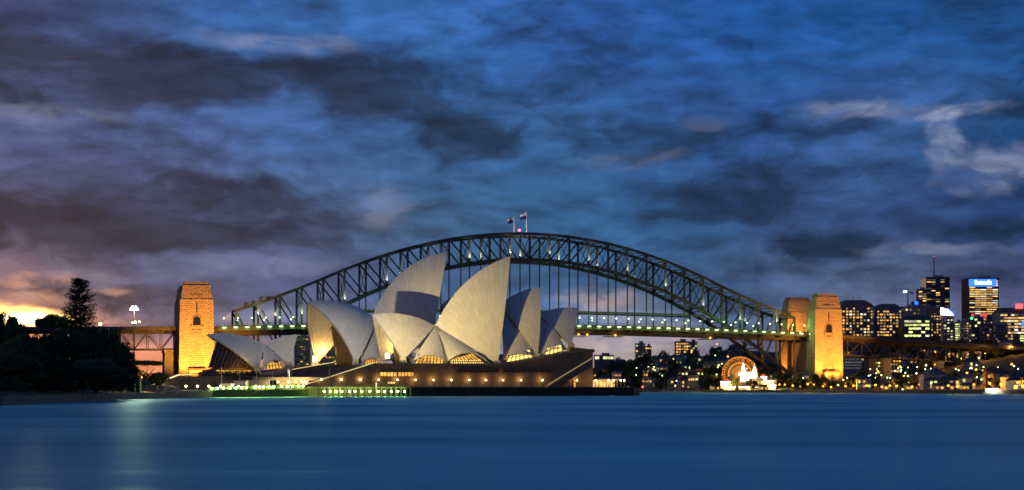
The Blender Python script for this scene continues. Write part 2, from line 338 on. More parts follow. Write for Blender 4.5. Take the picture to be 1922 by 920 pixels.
g2_ = n_.new('ShaderNodeMapRange'); g2_.inputs[1].default_value = .3; g2_.inputs[2].default_value = .7; g2_.inputs[3].default_value = .35; g2_.inputs[4].default_value = 1.0; l_.new(x2_.outputs[0], g2_.inputs[0]); l_.new(g2_.outputs[0], mxs.inputs[0]); l_.new(df.outputs[0], mxs.inputs[1]); l_.new(gl.outputs[0], mxs.inputs[2])
l_.new(mxs.outputs[0], n_['Material Output'].inputs[0])
mb = MB(); mb.add([(-9000, -300, 0), (9000, -300, 0), (9000, 16000, 0), (-9000, 16000, 0)], [(0, 1, 2, 3)])
struct(mb.build('water', m))

def land(name, shore, prof, material, hf, zwall=2., jit=1.2):
    """ground behind a shoreline of (px, Y): rows at growing depth behind the shore"""
    pts = []
    for (a, ya), (b, yb) in zip(shore, shore[1:]):
        n = max(1, int(abs(b-a)/14))
        for k in range(n): t = k/n; pts.append((a+(b-a)*t, ya+(yb-ya)*t))
    pts.append(shore[-1]); rows = []
    for (p, y) in pts:
        r = [(PX(p, y), y, -2.), (PX(p, y), y, zwall)]
        for d, z in prof:
            h = hf(p); zz_ = hzed(p, d) if hf is hfac else z; r.append((PX(p, y+d), y+d, zwall+zz_*h+(rnd.uniform(-jit, jit) if d > 60 else 0)))
        rows.append(r)
    k = len(rows[0]); mb = MB(); mb.add([q for r in rows for q in r], [(i*k+j, (i+1)*k+j, (i+1)*k+j+1, i*k+j+1) for i in range(len(rows)-1) for j in range(k-1)])
    return struct(mb.build(name, material, None, True))
NS = [(1000,1700),(1113,1560),(1200,1480),(1330,1340),(1480,1270),(1600,1130),(1750,960),(1922,850),(2300,700)]      # north shore waterline
def nshore(px):
    for (a, ya), (b, yb) in zip(NS, NS[1:]):
        if a <= px <= b: return ya+(yb-ya)*(px-a)/(b-a)
    return NS[0][1] if px < NS[0][0] else NS[-1][1]
PROF = [(30, .3), (70, 2.5), (130, 8), (220, 17), (330, 27), (480, 36), (560, 38), (640, 40), (700, 41), (900, 42), (1500, 44), (5000, 44)]
def hzed(px, d):
    a = [(0, 0)]+PROF; b = [(0, 0), (30, .3), (100, 3), (200, 7), (350, 11), (480, 17), (600, 34), (800, 52), (900, 54), (1500, 44), (5000, 44)]
    def it(q):
        for (x0, z0), (x1, z1) in zip(q, q[1:]):
            if x0 <= d <= x1: return z0+(z1-z0)*(d-x0)/(x1-x0)
        return q[-1][1]
    k = min(1, max(0, (px-1370)/70)); return it(a)*(1-k)+it(b)*k
def hfac(px): return .62 if px < 1120 else (.62+.38*(px-1120)/90 if px < 1210 else (1.0 if px < 1300 else (1.0+.25*min(1, max(0, (px-1300)/60)) if px < 1380 else max(1., 1.25-.25*(px-1380)/60))))
def nz(px, d):
    return 2.+hzed(px, d)*hfac(px)
land('north_shore_ground', NS, PROF, M['hill'], hfac)
land('far_shore_ground', [(-700,1190),(-100,1190),(330,1190),(600,1260),(640,1330)], [(40, 3), (200, 6), (500, 10), (3000, 12)], M['hill'], lambda p: 1., 2.)
land('west_shore_ground', [(450,2600),(800,2400),(1120,2300)], [(60, 6), (300, 14), (900, 18), (4000, 20)], M['hill'], lambda p: 1., 2.)
# garden headland in front, left
GS = [(-500,190),(0,242),(120,300),(240,393),(330,455)]
land('garden_ground', GS, [(1, .0), (12, .2), (60, 1.2), (160, 4), (400, 6), (420, 1)], M['earth'], lambda p: 1., 1.7, .3)
# low rough sandstone sea wall of the gardens
wr = thing('garden_sea_wall', 'low dark sandstone sea wall edging the gardens below the fig trees', 'sea wall', (PX(60, 270), 270, 0)); mb = MB()
for (a, ya), (b, yb) in zip(GS, GS[1:]):
    A, B = Vector((PX(a, ya), ya-.6, 0)), Vector((PX(b, yb), yb-.6, 0)); n = 14
    for k in range(n):
        p, q = A.lerp(B, k/n), A.lerp(B, (k+1)/n-.004); h = 1.55+rnd.uniform(-.12, .12)
        mb.bar(p+Vector((0, 0, h/2-.4)), q+Vector((0, 0, h/2-.4)), .9, h+.8)
mb.build('wall_blocks', M['sandstone'], wr)

# opera frame: axis a runs along the peninsula, m points to the camera side
TH = R(63); ax = Vector((math.sin(TH), math.cos(TH), 0)); mx = Vector((math.cos(TH), -math.sin(TH), 0))
class Frame:
    def __init__(s, O): s.O = Vector(O)
    def pt(s, t, w, z): return s.O+ax*t+mx*w+Vector((0, 0, z))
    def on(s, px, py, w=0.):
        k = (px-CX)/F; t = (k*(s.O.y+mx.y*w)-s.O.x-mx.x*w)/(ax.x-k*ax.y); Y = s.O.y+ax.y*t+mx.y*w
        return t, PZ(py, Y)
    def p(s, px, py, w=0.): t, z = s.on(px, py, w); return s.pt(t, w, z)
NH = Frame((PX(817, 640), 640, 0)); FH = Frame((NH.O.x-50*mx.x, NH.O.y-50*mx.y, 0)); BH = Frame((PX(496, 668), 668, 0))

# promenade (broadwalk) and its sea wall
PROM_Z = 3.4
tW = lambda px, w: NH.on(px, 700, w)[0]
edge = [Vector((PX(p, y), y, 0)) for p, y in ((330,455),(400,492),(480,520),(580,548))]
e1 = NH.pt(tW(745, 45), 45, 0); e2 = NH.pt(tW(1187, 45), 45, 0)
bk = [NH.pt(78, -60, 0), NH.pt(-20, -130, 0), Vector((PX(420, 820), 820, 0)), Vector((PX(200, 700), 700, 0)), Vector((PX(150, 420), 420, 0))]
poly = edge+[e1, e2, NH.pt(86, 20, 0)]+bk
zt = [1.9, 2.3, 2.8, 3.2]+[PROM_Z]*3+[PROM_Z]*3+[3, 2]
mb = MB(); mb.prism([(p.x, p.y) for p in poly], -2., zt); struct(mb.build('promenade', M['paving']))
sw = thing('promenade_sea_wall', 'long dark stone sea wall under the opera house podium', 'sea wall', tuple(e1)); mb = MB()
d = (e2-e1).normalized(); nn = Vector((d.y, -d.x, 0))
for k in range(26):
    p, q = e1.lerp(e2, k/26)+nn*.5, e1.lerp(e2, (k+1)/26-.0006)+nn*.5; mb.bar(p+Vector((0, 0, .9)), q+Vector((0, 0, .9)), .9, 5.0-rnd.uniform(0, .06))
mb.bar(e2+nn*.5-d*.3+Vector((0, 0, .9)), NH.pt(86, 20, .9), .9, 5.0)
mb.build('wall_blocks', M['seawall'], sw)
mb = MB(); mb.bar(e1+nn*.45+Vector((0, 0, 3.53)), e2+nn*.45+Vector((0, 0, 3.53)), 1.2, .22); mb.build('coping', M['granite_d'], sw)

# ================================================================== BRIDGE
BC = Vector((11.2, 1356, 0)); ub = Vector((math.cos(R(16)), math.sin(R(16)), 0)); nb = Vector((math.sin(R(16)), -math.cos(R(16)), 0))
def B(s, n, z): return BC+ub*s+nb*n+Vector((0, 0, z))
SP = 251.5; NP = 28; PW = 2*SP/NP
def ztop(s): return 137.5-.00132*s*s+.0021*max(0, abs(s)-170)**2
def zbot(s): return 115.2-.00162*s*s
def zdeck(s): return 54+5*(1-(s/270)**2) if abs(s) < 270 else 54
br = thing('steel_arch_bridge', 'great dark steel through arch bridge spanning the harbour behind the sails', 'bridge', tuple(BC))
ss = [-SP+PW*i for i in range(NP+1)]
for off in (15, -15):
    tr = link('arch_truss', None, br)
    mb = MB()
    for a, b in zip(ss, ss[1:]): mb.bar(B(a, off, ztop(a)), B(b, off, ztop(b)), 2.0, 2.2)
    mb.build('top_chord', M['steel'], tr)
    mb = MB()
    for a, b in zip(ss, ss[1:]): mb.bar(B(a, off, zbot(a)), B(b, off, zbot(b)), 2.2, 2.8)
    mb.build('bottom_chord', M['steel'], tr)
    for i, s in enumerate(ss):
        MB().bar(B(s, off, zbot(s)), B(s, off, ztop(s)), 1.7, 1.5, up=nb).build('post', M['steel'], tr)
    for i in range(NP):
        a, b = (ss[i], ss[i+1]) if i < NP//2 else (ss[i+1], ss[i])
        MB().bar(B(a, off, ztop(a)), B(b, off, zbot(b)), 1.2, 1.1, up=nb).build('diagonal', M['steel'], tr)
    for s in ss:
        if zbot(s) > zdeck(s)+4: MB().bar(B(s, off, zdeck(s)-4), B(s, off, zbot(s)), .95, .95, up=nb).build('hanger', M['steel'], br)
        elif abs(s) < SP-1 and zbot(s) < zdeck(s)-8: pass
mb = MB()
for i, s in enumerate(ss):
    mb.bar(B(s, 15, ztop(s)), B(s, -15, ztop(s)), .8); mb.bar(B(s, 15, zbot(s)), B(s, -15, zbot(s)), .9)
    if i < NP:
        b = ss[i+1]
        mb.bar(B(s, 15, ztop(s)), B((s+b)/2, 0, (ztop(s)+ztop(b))/2), .5); mb.bar(B(s, -15, ztop(s)), B((s+b)/2, 0, (ztop(s)+ztop(b))/2), .5)
        mb.bar(B(b, 15, ztop(b)), B((s+b)/2, 0, (ztop(s)+ztop(b))/2), .5); mb.bar(B(b, -15, ztop(b)), B((s+b)/2, 0, (ztop(s)+ztop(b))/2), .5)
        mb.bar(B(s, 15, zbot(s)), B(b, -15, zbot(b)), .6); mb.bar(B(s, -15, zbot(s)), B(b, 15, zbot(b)), .6)
    if abs(s) < SP-10 and ztop(s)-zbot(s) > 6: mb.bar(B(s, 15, ztop(s)-1), B(s, -15, max(zbot(s), zdeck(s)+12 if zbot(s) < zdeck(s)+8 else 0)), .5); mb.bar(B(s, -15, ztop(s)-1), B(s, 15, max(zbot(s), zdeck(s)+12 if zbot(s) < zdeck(s)+8 else 0)), .5)
mb.build('wind_bracing', M['steel'], br)
mb = MB(); dd = [-272+8*k for k in range(69)]
for a, b in zip(dd, dd[1:]): mb.bar(B(a, 0, zdeck(a)-.6), B(b, 0, zdeck(b)-.6), 49, 1.2)
mb.build('deck_slab', M['asphalt'], br)
for off in (24.8, -24.8):
    mb = MB()
    for a, b in zip(dd, dd[1:]): mb.bar(B(a, off, zdeck(a)-2.4), B(b, off, zdeck(b)-2.4), .6, 3.0)
    mb.build('edge_girder', M['deck'], br); mb = MB()
    for a, b in zip(dd, dd[1:]): mb.bar(B(a, off*.6, zdeck(a)-4.6), B(b, off*.6, zdeck(b)-4.6), .9, 5.6)
    mb.build('main_girder', M['deck'], br)
    mb = MB()
    for a, b in zip(dd, dd[1:]):
        mb.bar(B(a, off, zdeck(a)+1.5), B(b, off, zdeck(b)+1.5), .25, .2); mb.bar(B(a, off, zdeck(a)+.9), B(b, off, zdeck(b)+.9), .12, .12); mb.bar(B(a, off, zdeck(a)), B(a, off, zdeck(a)+1.5), .2)
        m_ = (a+b)/2; mb.bar(B(m_, off, zdeck(m_)), B(m_, off, zdeck(m_)+1.5), .15)
    mb.build('railing', M['deck'], br)
mb = MB()
for s in ss[1:-1]: mb.bar(B(s, 24.5, zdeck(s)-3.4), B(s, -24.5, zdeck(s)-3.4), 1.2, 4.2)
mb.build('cross_girders', M['deck'], br)
for off in (15, -15):
    mb = MB()
    for i in range(5, NP-4):
        a, b = ss[i], ss[i+1]
        if i < NP-5: mb.bar(B(a, off, zdeck(a)+11.5), B(b, off, zdeck(b)+11.5), .8, 1.5)
    mb.build('portal_beam', M['deck'], br)
mb = MB()                                          # maintenance gantry hung under the deck
for s0 in (20, 44, 78, 168):
    mb.box(B(s0, 10, zdeck(s0)-9.4), (15, 12, .6), R(16))
    for e in (-6, 6): mb.bar(B(s0+e, 15, zdeck(s0)-9.4), B(s0+e, 15, zdeck(s0)-5.5), .4)
mb.build('maintenance_gantry', M['deck'], br)
mb = MB()
for s0, hh in ((-SP+8, 5.), (-SP+14, 4.), (-SP+20, 6.), (-SP+26, 3.5), (SP-6, 3.4), (SP-11, 3)):      # creeper crane frames on the end of the top chord
    z = ztop(s0); mb.bar(B(s0, 15, z), B(s0, 15, z+hh), .5); mb.bar(B(s0-2, 15, z+hh*.6), B(s0+3, 15, z+hh*.7), .5); mb.box(B(s0, 15, z+hh*.35), (3, 2, hh*.5), R(16))
mb.build('creeper_crane', M['steel'], br)

# pylons
def pylon(s0, off, gz, label, lit):
    C = B(s0, off, 0); sg = 1 if off > 0 else -1
    t = thing('stone_pylon', label, 'bridge pylon', tuple(C), 'granite pylons of the bridge')
    def ring(hw, hd, z): return [C+ub*(i*hw)+nb*(j*hd)+Vector((0, 0, z)) for i, j in ((-1,-1),(1,-1),(1,1),(-1,1))]
    prof = [(14.3, 8.6, 0), (13.9, 8.3, 30), (13.1, 7.6, 74), (13.1, 7.6, 75.2), (12.6, 7.2, 75.3), (10.7, 5.6, 85.5)]
    # shaft with its local origin at the pylon so that the stone courses run level
    o = MB(); o.loft([[Vector(v)-C for v in ring(*q)] for q in prof]); sh = link('shaft', o.mesh('shaft', M['granite'])); sh.parent = t; sh.rotation_euler = (0, 0, 0)
    MB().loft([ring(11., 5.9, 85.5), ring(11., 5.9, 86.3), ring(10.4, 5.4, 86.4), ring(9.6, 4.9, 89.2)]).build('parapet', M['granite_d'], t)
    hd = lambda z: (8.6+(8.3-8.6)*z/30 if z < 30 else 8.3+(7.6-8.3)*(z-30)/44)*sg
    def fr(x, z, d=0.): return B(s0+x, off+hd(z)+d*sg, z)
    arch = lambda hw, z0, z1, d: [fr(-hw, z0, d), fr(hw, z0, d)]+[fr(hw*math.cos(a), z1+hw*math.sin(a), d) for a in [math.pi*k/10 for k in range(11)]]
    p = arch(3.0, 53.5, 58.5, .12); n = len(p)
    wi = MB().add(p, [tuple(range(n)) if sg > 0 else tuple(range(n-1, -1, -1))]).build('lookout_arch', M['w_dark'], t)
    mb = MB(); q = arch(3.7, 53.5, 58.5, .0); r_ = arch(3.7, 53.5, 58.5, .7); i_ = arch(3.0, 53.5, 58.5, .7); i0 = arch(3.0, 53.5, 58.5, .0)
    for k in range(1, n):
        j = (k+1) % n
        mb.add([q[k], q[j], r_[j], r_[k], i_[k], i_[j], i0[k], i0[j]], [(0,1,2,3),(3,2,5,4),(4,5,7,6)])
    mb.build('arch_surround', M['granite_d'], t)
    mb = MB(); mb.bar(fr(-5, 52.9, .5), fr(5, 52.9, .5), 1.4, .7); mb.bar(fr(-4.6, 53.6, .9), fr(4.6, 53.6, .9), .3, .8)
    for x in (-4, -2, 0, 2, 4): mb.bar(fr(x, 51.6, .3), fr(x, 52.6, .3), .7, .9, up=nb)
    mb.build('balcony', M['granite_d'], t)
    mb = MB(); mb.bar(fr(-3.2, 45.5, .2), fr(3.2, 45.5, .2), .6, 5.5); mb.bar(fr(-4.6, 49.6, .3), fr(4.6, 49.6, .3), .8, 1.2); mb.bar(fr(-4.2, 47.9, .2), fr(4.2, 47.9, .2), .6, .7)
    mb.build('relief_panel', M['granite_d'], t)
    mb = MB()
    for x in (-1.7, 0, 1.7): mb.bar(fr(x, 33, .15), fr(x, 40, .15), .7, .5, up=nb)
    mb.build('relief_flutes', M['granite_d'], t)
    mb = MB(); mb.bar(fr(0, 64, .06), fr(0, 72.5, .06), .9, .3, up=nb); mb.build('slit_window', M['w_dark'], t)
    mb = MB(); mb.bar(B(s0-5.5, off+sg*6.75, 78.6), B(s0+5.5, off+sg*6.75, 78.6), .5, .5); mb.build('hood_mould', M['granite_d'], t)
    mb = MB(); mb.loft([ring(15.2, 9.6, gz-6), ring(15.2, 9.6, gz+1.6), ring(14.5, 8.9, gz+2.2)]); mb.build('plinth', M['granite_d'], t)
    if sg > 0:
        mb = MB(); mb.box(B(s0, off+12.5, gz+4.4), (12, 6, 9), R(16)); bk_ = mb.build('entrance_block', M['granite_d'], t)
        mb = MB(); mb.prism([(v.x, v.y) for v in (B(s0-7, off+9, 0), B(s0+7, off+9, 0), B(s0+7, off+16.5, 0), B(s0-7, off+16.5, 0))], gz+8.9, gz+10.4); mb.build('entrance_roof', M['redroof'], bk_)
    if lit:
        for x, dy, pw in lit:
            lx = B(s0+x, off+sg*(8+dy), gz+1.2)
            f = thing('pylon_floodlight', 'orange ground floodlight aimed up at a granite pylon base', 'floodlight', tuple(lx), 'floodlights at the pylon feet')
            MB().box(lx+Vector((0, 0, .4)), (1.4, .9, 1.0), R(16)).build('lamp_housing', M['lampcase'], f)
            MB().box(lx+Vector((0, 0, 1.05)), (1.1, .7, .16), R(16)).build('lens', M['e_pylon'], f)
            light('flood_beam', f, lx+Vector((0, 0, 1.5)), pw*.64, (1, .355, .042), .5, 84, B(s0+x*.25, off, 56), .5)
    return t
LITN = [(-9, 10, 45e3), (9, 10, 45e3), (-6, 46, 660e3), (9, 46, 660e3)]
pylon(-284.8, 28, 9, 'orange-lit granite pylon beside the small restaurant shells at the city end', LITN)
pylon(-284.8, -28, 9, 'shadowed granite pylon tucked behind the orange one at the city end', [(-42, -10, 300e3)])
pylon(275.1, 28, 9, 'orange-lit granite pylon standing free above the far waterfront', [(-9, 10, 80e3), (9, 10, 45e3), (-3, 46, 560e3), (9, 46, 560e3)])
pylon(275.1, -28, 9, 'dim brown granite pylon partly hidden behind the orange one by the fairground', [(-42, -10, 420e3), (-30, -10, 120e3)])
for sgn, nm in ((-1, 'city'), (1, 'far')):
    s0 = -284.8 if sgn < 0 else 275.1
    t = thing('bridge_abutment', f'dark granite abutment wall between the two pylons at the {nm} end', 'abutment', tuple(B(s0, 0, 0)))
    lo = B(s0, 0, 0)
    MB().prism([(v.x, v.y) for v in (B(s0-10, -19, 0), B(s0+12, -19, 0), B(s0+12, 19, 0), B(s0-10, 19, 0))], 0, 46).build('wall', M['granite_d'], t)
    x = 252*sgn
    for k in (-15, 15): MB().prism([(v.x, v.y) for v in (B(x-8, k-6, 0), B(x+8, k-6, 0), B(x+8, k+6, 0), B(x-8, k+6, 0))], 0, [8, 12, 12, 8] if sgn > 0 else [12, 8, 8, 12]).build('bearing_block', M['granite_d'], t)
for s0, lab in ((-278, 'orange floodlight added on the deck to warm the rear city pylon'), (266, 'orange floodlight added on the deck to warm the rear far pylon')):
    p = B(s0, -3, 55.2); t = thing('added_deck_flood', lab, 'floodlight', tuple(p)); MB().box(p+Vector((0, 0, .5)), (1.2, .9, 1.), R(16)).build('lamp_housing', M['lampcase'], t); MB().box(p+Vector((0, 0, 1.05)), (1., .7, .12), R(16)).build('lens', M['e_pylon'], t)
    light('flood_beam', t, p+Vector((0, 0, 1.4)), 60e3 if s0 > 0 else 20e3, (1, .36, .05), .4, 100, B(s0+8, -28, 68), .7)  # added floodlights, put in to warm the rear pylons' front faces
# approach viaducts
def approach(s0, s1, zf, label, npier, zg, name):
    t = thing('approach_viaduct', label, 'viaduct', tuple(B((s0+s1)/2, 0, 0))); n = 24; st = [s0+(s1-s0)*k/n for k in range(n+1)]
    mb = MB()
    for a, b in zip(st, st[1:]): mb.bar(B(a, 0, zf(a)-.5), B(b, 0, zf(b)-.5), 46, 1.)
    mb.build('deck_slab', M['asphalt'], t)
    for off in (23, -23):
        mb = MB()
        for a, b in zip(st, st[1:]): mb.bar(B(a, off, zf(a)-1.8), B(b, off, zf(b)-1.8), .6, 3.2)
        mb.build('edge_girder', M['deck'], t)
        mb = MB()
        for a, b in zip(st, st[1:]): mb.bar(B(a, off, zf(a)+1.4), B(b, off, zf(b)+1.4), .25, .2); mb.bar(B(a, off, zf(a)), B(a, off, zf(a)+1.4), .2); mb.bar(B((a+b)/2, off, zf(a)), B((a+b)/2, off, zf(b)+1.4), .15)
        mb.build('railing', M['deck'], t)
    for off in (14, -14):
        mb = MB(); q = 3; dp = 14
        for k in range(0, n, 1):
            a, b = st[k], st[k+1]
            mb.bar(B(a, off, zf(a)-4.2), B(b, off, zf(b)-4.2), .9, 1.); mb.bar(B(a, off, zf(a)-4-dp), B(b, off, zf(b)-4-dp), 1., 1.1)
            mb.bar(B(a, off, zf(a)-4), B(a, off, zf(a)-4-dp), .6, .6, up=nb)
            if k % 2: mb.bar(B(a, off, zf(a)-4-dp), B(b, off, zf(b)-4), .7, .7, up=nb)
            else: mb.bar(B(a, off, zf(a)-4), B(b, off, zf(b)-4-dp), .7, .7, up=nb)
        mb.build('side_truss', M['deck'], t)
    mb = MB()
    for a in st: mb.bar(B(a, 23, zf(a)-3), B(a, -23, zf(a)-3), .8, 2.2); mb.bar(B(a, 14, zf(a)-18), B(a, -14, zf(a)-18), .6)
    mb.build('cross_girders', M['deck'], t)
    for s in npier:
        for off in (14, -14):
            zb = zg(s); C = B(s, off, 0)
            def rg(hw, hd, z): return [C+ub*(i*hw)+nb*(j*hd)+Vector((0, 0, z)) for i, j in ((-1,-1),(1,-1),(1,1),(-1,1))]
            zt_ = zf(s)-18.6; pr = MB().loft([rg(4.4, 4.2, zb-4), rg(3.6, 3.4, zt_-2.2), rg(4.3, 4.1, zt_-2.1), rg(4.3, 4.1, zt_)]).build('pier', M['granite_d'], t)
    return t
approach(-300, -560, lambda s: 53.5-(-s-300)*.012, 'steel truss viaduct leading from the city pylons into the garden trees', [-305, -365, -430, -500], lambda s: 5, 'c')
approach(291, 640, lambda s: 53-(s-291)*.05, 'dark truss viaduct curving away below the far high-rise towers', [345, 400, 455, 510, 565], lambda s: 6, 'f')

# flags and beacon on the crown
for s0, hgt, lab in ((-10, 15.5, 'white flagpole on the arch crown with the lower flag of the two'), (3.2, 20, 'taller white flagpole on the arch crown beside the red beacon')):
    base_ = B(s0, 0 if s0 < 0 else -6, ztop(0)+.9); t = thing('flagpole', lab, 'flagpole', tuple(base_), 'flagpoles on the bridge crown')
    MB().tube(base_, base_+Vector((0, 0, hgt)), .42, .3).build('pole', M['white'], t)
    MB().ball(base_+Vector((0, 0, hgt+.3)), .5).build('finial', M['white'], t)
    for nm, mm, za, zb in (('flag_upper_stripe', 'flagw', 0, -2.), ('flag_field', 'blue', -2., -5)):
        def ff(u_, v_, za=za, zb=zb): x = -5.4*u_; return base_+ub*(x-.3)+nb*(.7*math.sin(u_*7))+Vector((0, 0, hgt-.4+za+(zb-za)*v_-2.2*u_))
        MB().grid(ff, 12, 3).build(nm, M[mm], t, True)
    cpos = base_+ub*(-3)+nb*.9+Vector((0, 0, hgt-2.2)); MB().ball(cpos, .55).build('flag_star', M['red'] if s0 < 0 else M['flagw'], t)
t = thing('aircraft_beacon', 'red warning beacon between the two flagpoles on the arch crown', 'beacon', tuple(B(-5, 0, ztop(0)+1)))
MB().tube(B(-5, 0, ztop(0)+.9), B(-5, 0, ztop(0)+3.4), .7, .5).build('beacon_post', M['steel'], t); MB().ball(B(-5, 0, ztop(0)+4.2), 1.0).build('beacon_lamp', M['e_red'], t)
light('beacon_light', t, B(-5, 2.5, ztop(0)+4.2), 2500, (1, .1, .1), .5)
light('flag_light', t, B(0, 8, ztop(0)+2), 9000, (1, .95, .9), .5)

# bridge deck lamps: a row on the near and the far footway
def deck_lamp(off, name_lab, grp, e, hgt):
    t = thing('deck_lamp', name_lab, 'lamp', (0, 0, 0), grp)
    MB().tube((0, 0, -.05), (0, 0, hgt-.3), .14, .1, 6).build('lamp_post', M['pole'], t); MB().ball((0, 0, hgt), .46).build('lamp_globe', M[e], t)
    return t
def place(o, loc, first):
    c = o if first else copy_tree(o); c.location = loc; return c
dl = deck_lamp(23, 'greenish globe lamp on a post along the bridge road deck', 'lamps along the bridge deck', 'e_deck', 6.2)
ld = bpy.data.lights.new('deck_lamp_light', 'POINT'); ld.energy = 1100; ld.color = (.38, 1, .16); ld.shadow_soft_size = .5
lo = bpy.data.objects.new('lamp_light', ld); col.objects.link(lo); lo.parent = dl; lo.location = (0, 0, 7.4)
f_ = True
for k in range(48):
    s = -262+11.3*k
    place(dl, B(s, 22, zdeck(s)), f_); f_ = False
    if k % 2: place(dl, B(s+4, -22, zdeck(s+4)), False)
dl2 = thing('fascia_lamp', 'flat greenish lamp under the bridge deck edge railing', 'lamp', (0, 0, 0), 'lamps under the bridge deck edge')
MB().box((0, 0, 0), (3.2, .5, .7), R(16)).build('lamp_lens', M['e_deck'].copy(), dl2); next(c for c in dl2.children if c.name.startswith('lamp_lens')).data.materials[0].node_tree.nodes['Principled BSDF'].inputs['Emission Strength'].default_value = 3.2
MB().bar((0, 0, 0), -nb*.6+Vector((0, 0, .6)), .2).build('lamp_bracket', M['pole'], dl2)
ld = bpy.data.lights.new('fascia_light', 'POINT'); ld.energy = 1000; ld.color = (.5, 1, .2); ld.shadow_soft_size = .4
lo = bpy.data.objects.new('lamp_light', ld); col.objects.link(lo); lo.parent = dl2; lo.location = nb*1.2+Vector((0, 0, .2))
f_ = True
for k in range(58):
    s = -262+9.2*k; place(dl2, B(s, 25.7, zdeck(s)-1.4), f_); f_ = False
for s0 in (20, 44, 52, 78, 168):
    t = thing('gantry_lamp', 'orange work lamp on the gantry hung below the bridge deck', 'lamp', tuple(B(s0, 16.5, zdeck(s0)-8.2)), 'orange lamps below the bridge deck')
    MB().ball(B(s0, 16.5, zdeck(s0)-8.2), .9).build('lamp_globe', M['e_orange'], t); MB().bar(B(s0, 16.5, zdeck(s0)-8.2), B(s0, 15, zdeck(s0)-9.2), .2).build('lamp_bracket', M['pole'], t)
    light('lamp_light', t, B(s0, 18, zdeck(s0)-8.4), 900, (1, .45, .08), .4)
# chord floodlights washing every other post from below
ld = bpy.data.lights.new('chord_flood', 'SPOT'); ld.energy = 24000; ld.color = (1, .93, .66); ld.shadow_soft_size = .3; ld.spot_size = R(52); ld.spot_blend = .6
fl0 = None
for i, s in enumerate(ss):
    if abs(s) > SP-2: continue
    zb = max(zbot(s), zdeck(s)+4)
    for off in (15, -15):
        if (i + (1 if off > 0 else 0)) % 2: continue
        if fl0 is None:
            fl0 = thing('chord_floodlight', 'small floodlight on the lower arch chord washing a post with warm light', 'floodlight', (0, 0, 0), 'floodlights along the lower arch chord')
            MB().box((0, 0, 0), (.9, .7, .8), R(16)).build('lamp_housing', M['lampcase'], fl0); MB().box((0, 0, .46), (.7, .5, .1), R(16)).build('lens', M['w_warm'], fl0)
            lo = bpy.data.objects.new('flood_beam', ld); col.objects.link(lo); lo.parent = fl0; lo.location = (0, 0, .8)
            lo.rotation_euler = (Vector((0, 0, 8))-nb*3).to_track_quat('-Z', 'Y').to_euler(); c = fl0
        else: c = copy_tree(fl0)
        c.location = B(s, off+3.0, zb+2.0)

# ================================================================== OPERA HOUSE
def patch_sphere(Fr, K, Rr, Mid, Fp):
    """K, Rr, Mid = (t,z) on the symmetry plane; Fp=(t,w,z). returns centre (t,w,z)"""
    (x1, y1), (x2, y2), (x3, y3) = K, Rr, Mid
    d = 2*(x1*(y2-y3)+x2*(y3-y1)+x3*(y1-y2))
    ux = ((x1*x1+y1*y1)*(y2-y3)+(x2*x2+y2*y2)*(y3-y1)+(x3*x3+y3*y3)*(y1-y2))/d
    uy = ((x1*x1+y1*y1)*(x3-x2)+(x2*x2+y2*y2)*(x1-x3)+(x3*x3+y3*y3)*(x2-x1))/d
    rho2 = (x1-ux)**2+(y1-uy)**2; A = (Fp[0]-ux)**2+(Fp[2]-uy)**2; h = (A+Fp[1]**2-rho2)/(2*Fp[1])
    return (ux, h, uy), math.sqrt(rho2), math.sqrt(rho2+h*h)
def slerp(a, b, t):
    la, lb = a.length, b.length; w_ = math.acos(max(-1, min(1, a.dot(b)/la/lb)))
    if w_ < 1e-5: return a.lerp(b, t)
    return (a*math.sin((1-t)*w_)+b*math.sin(t*w_))/math.sin(w_)
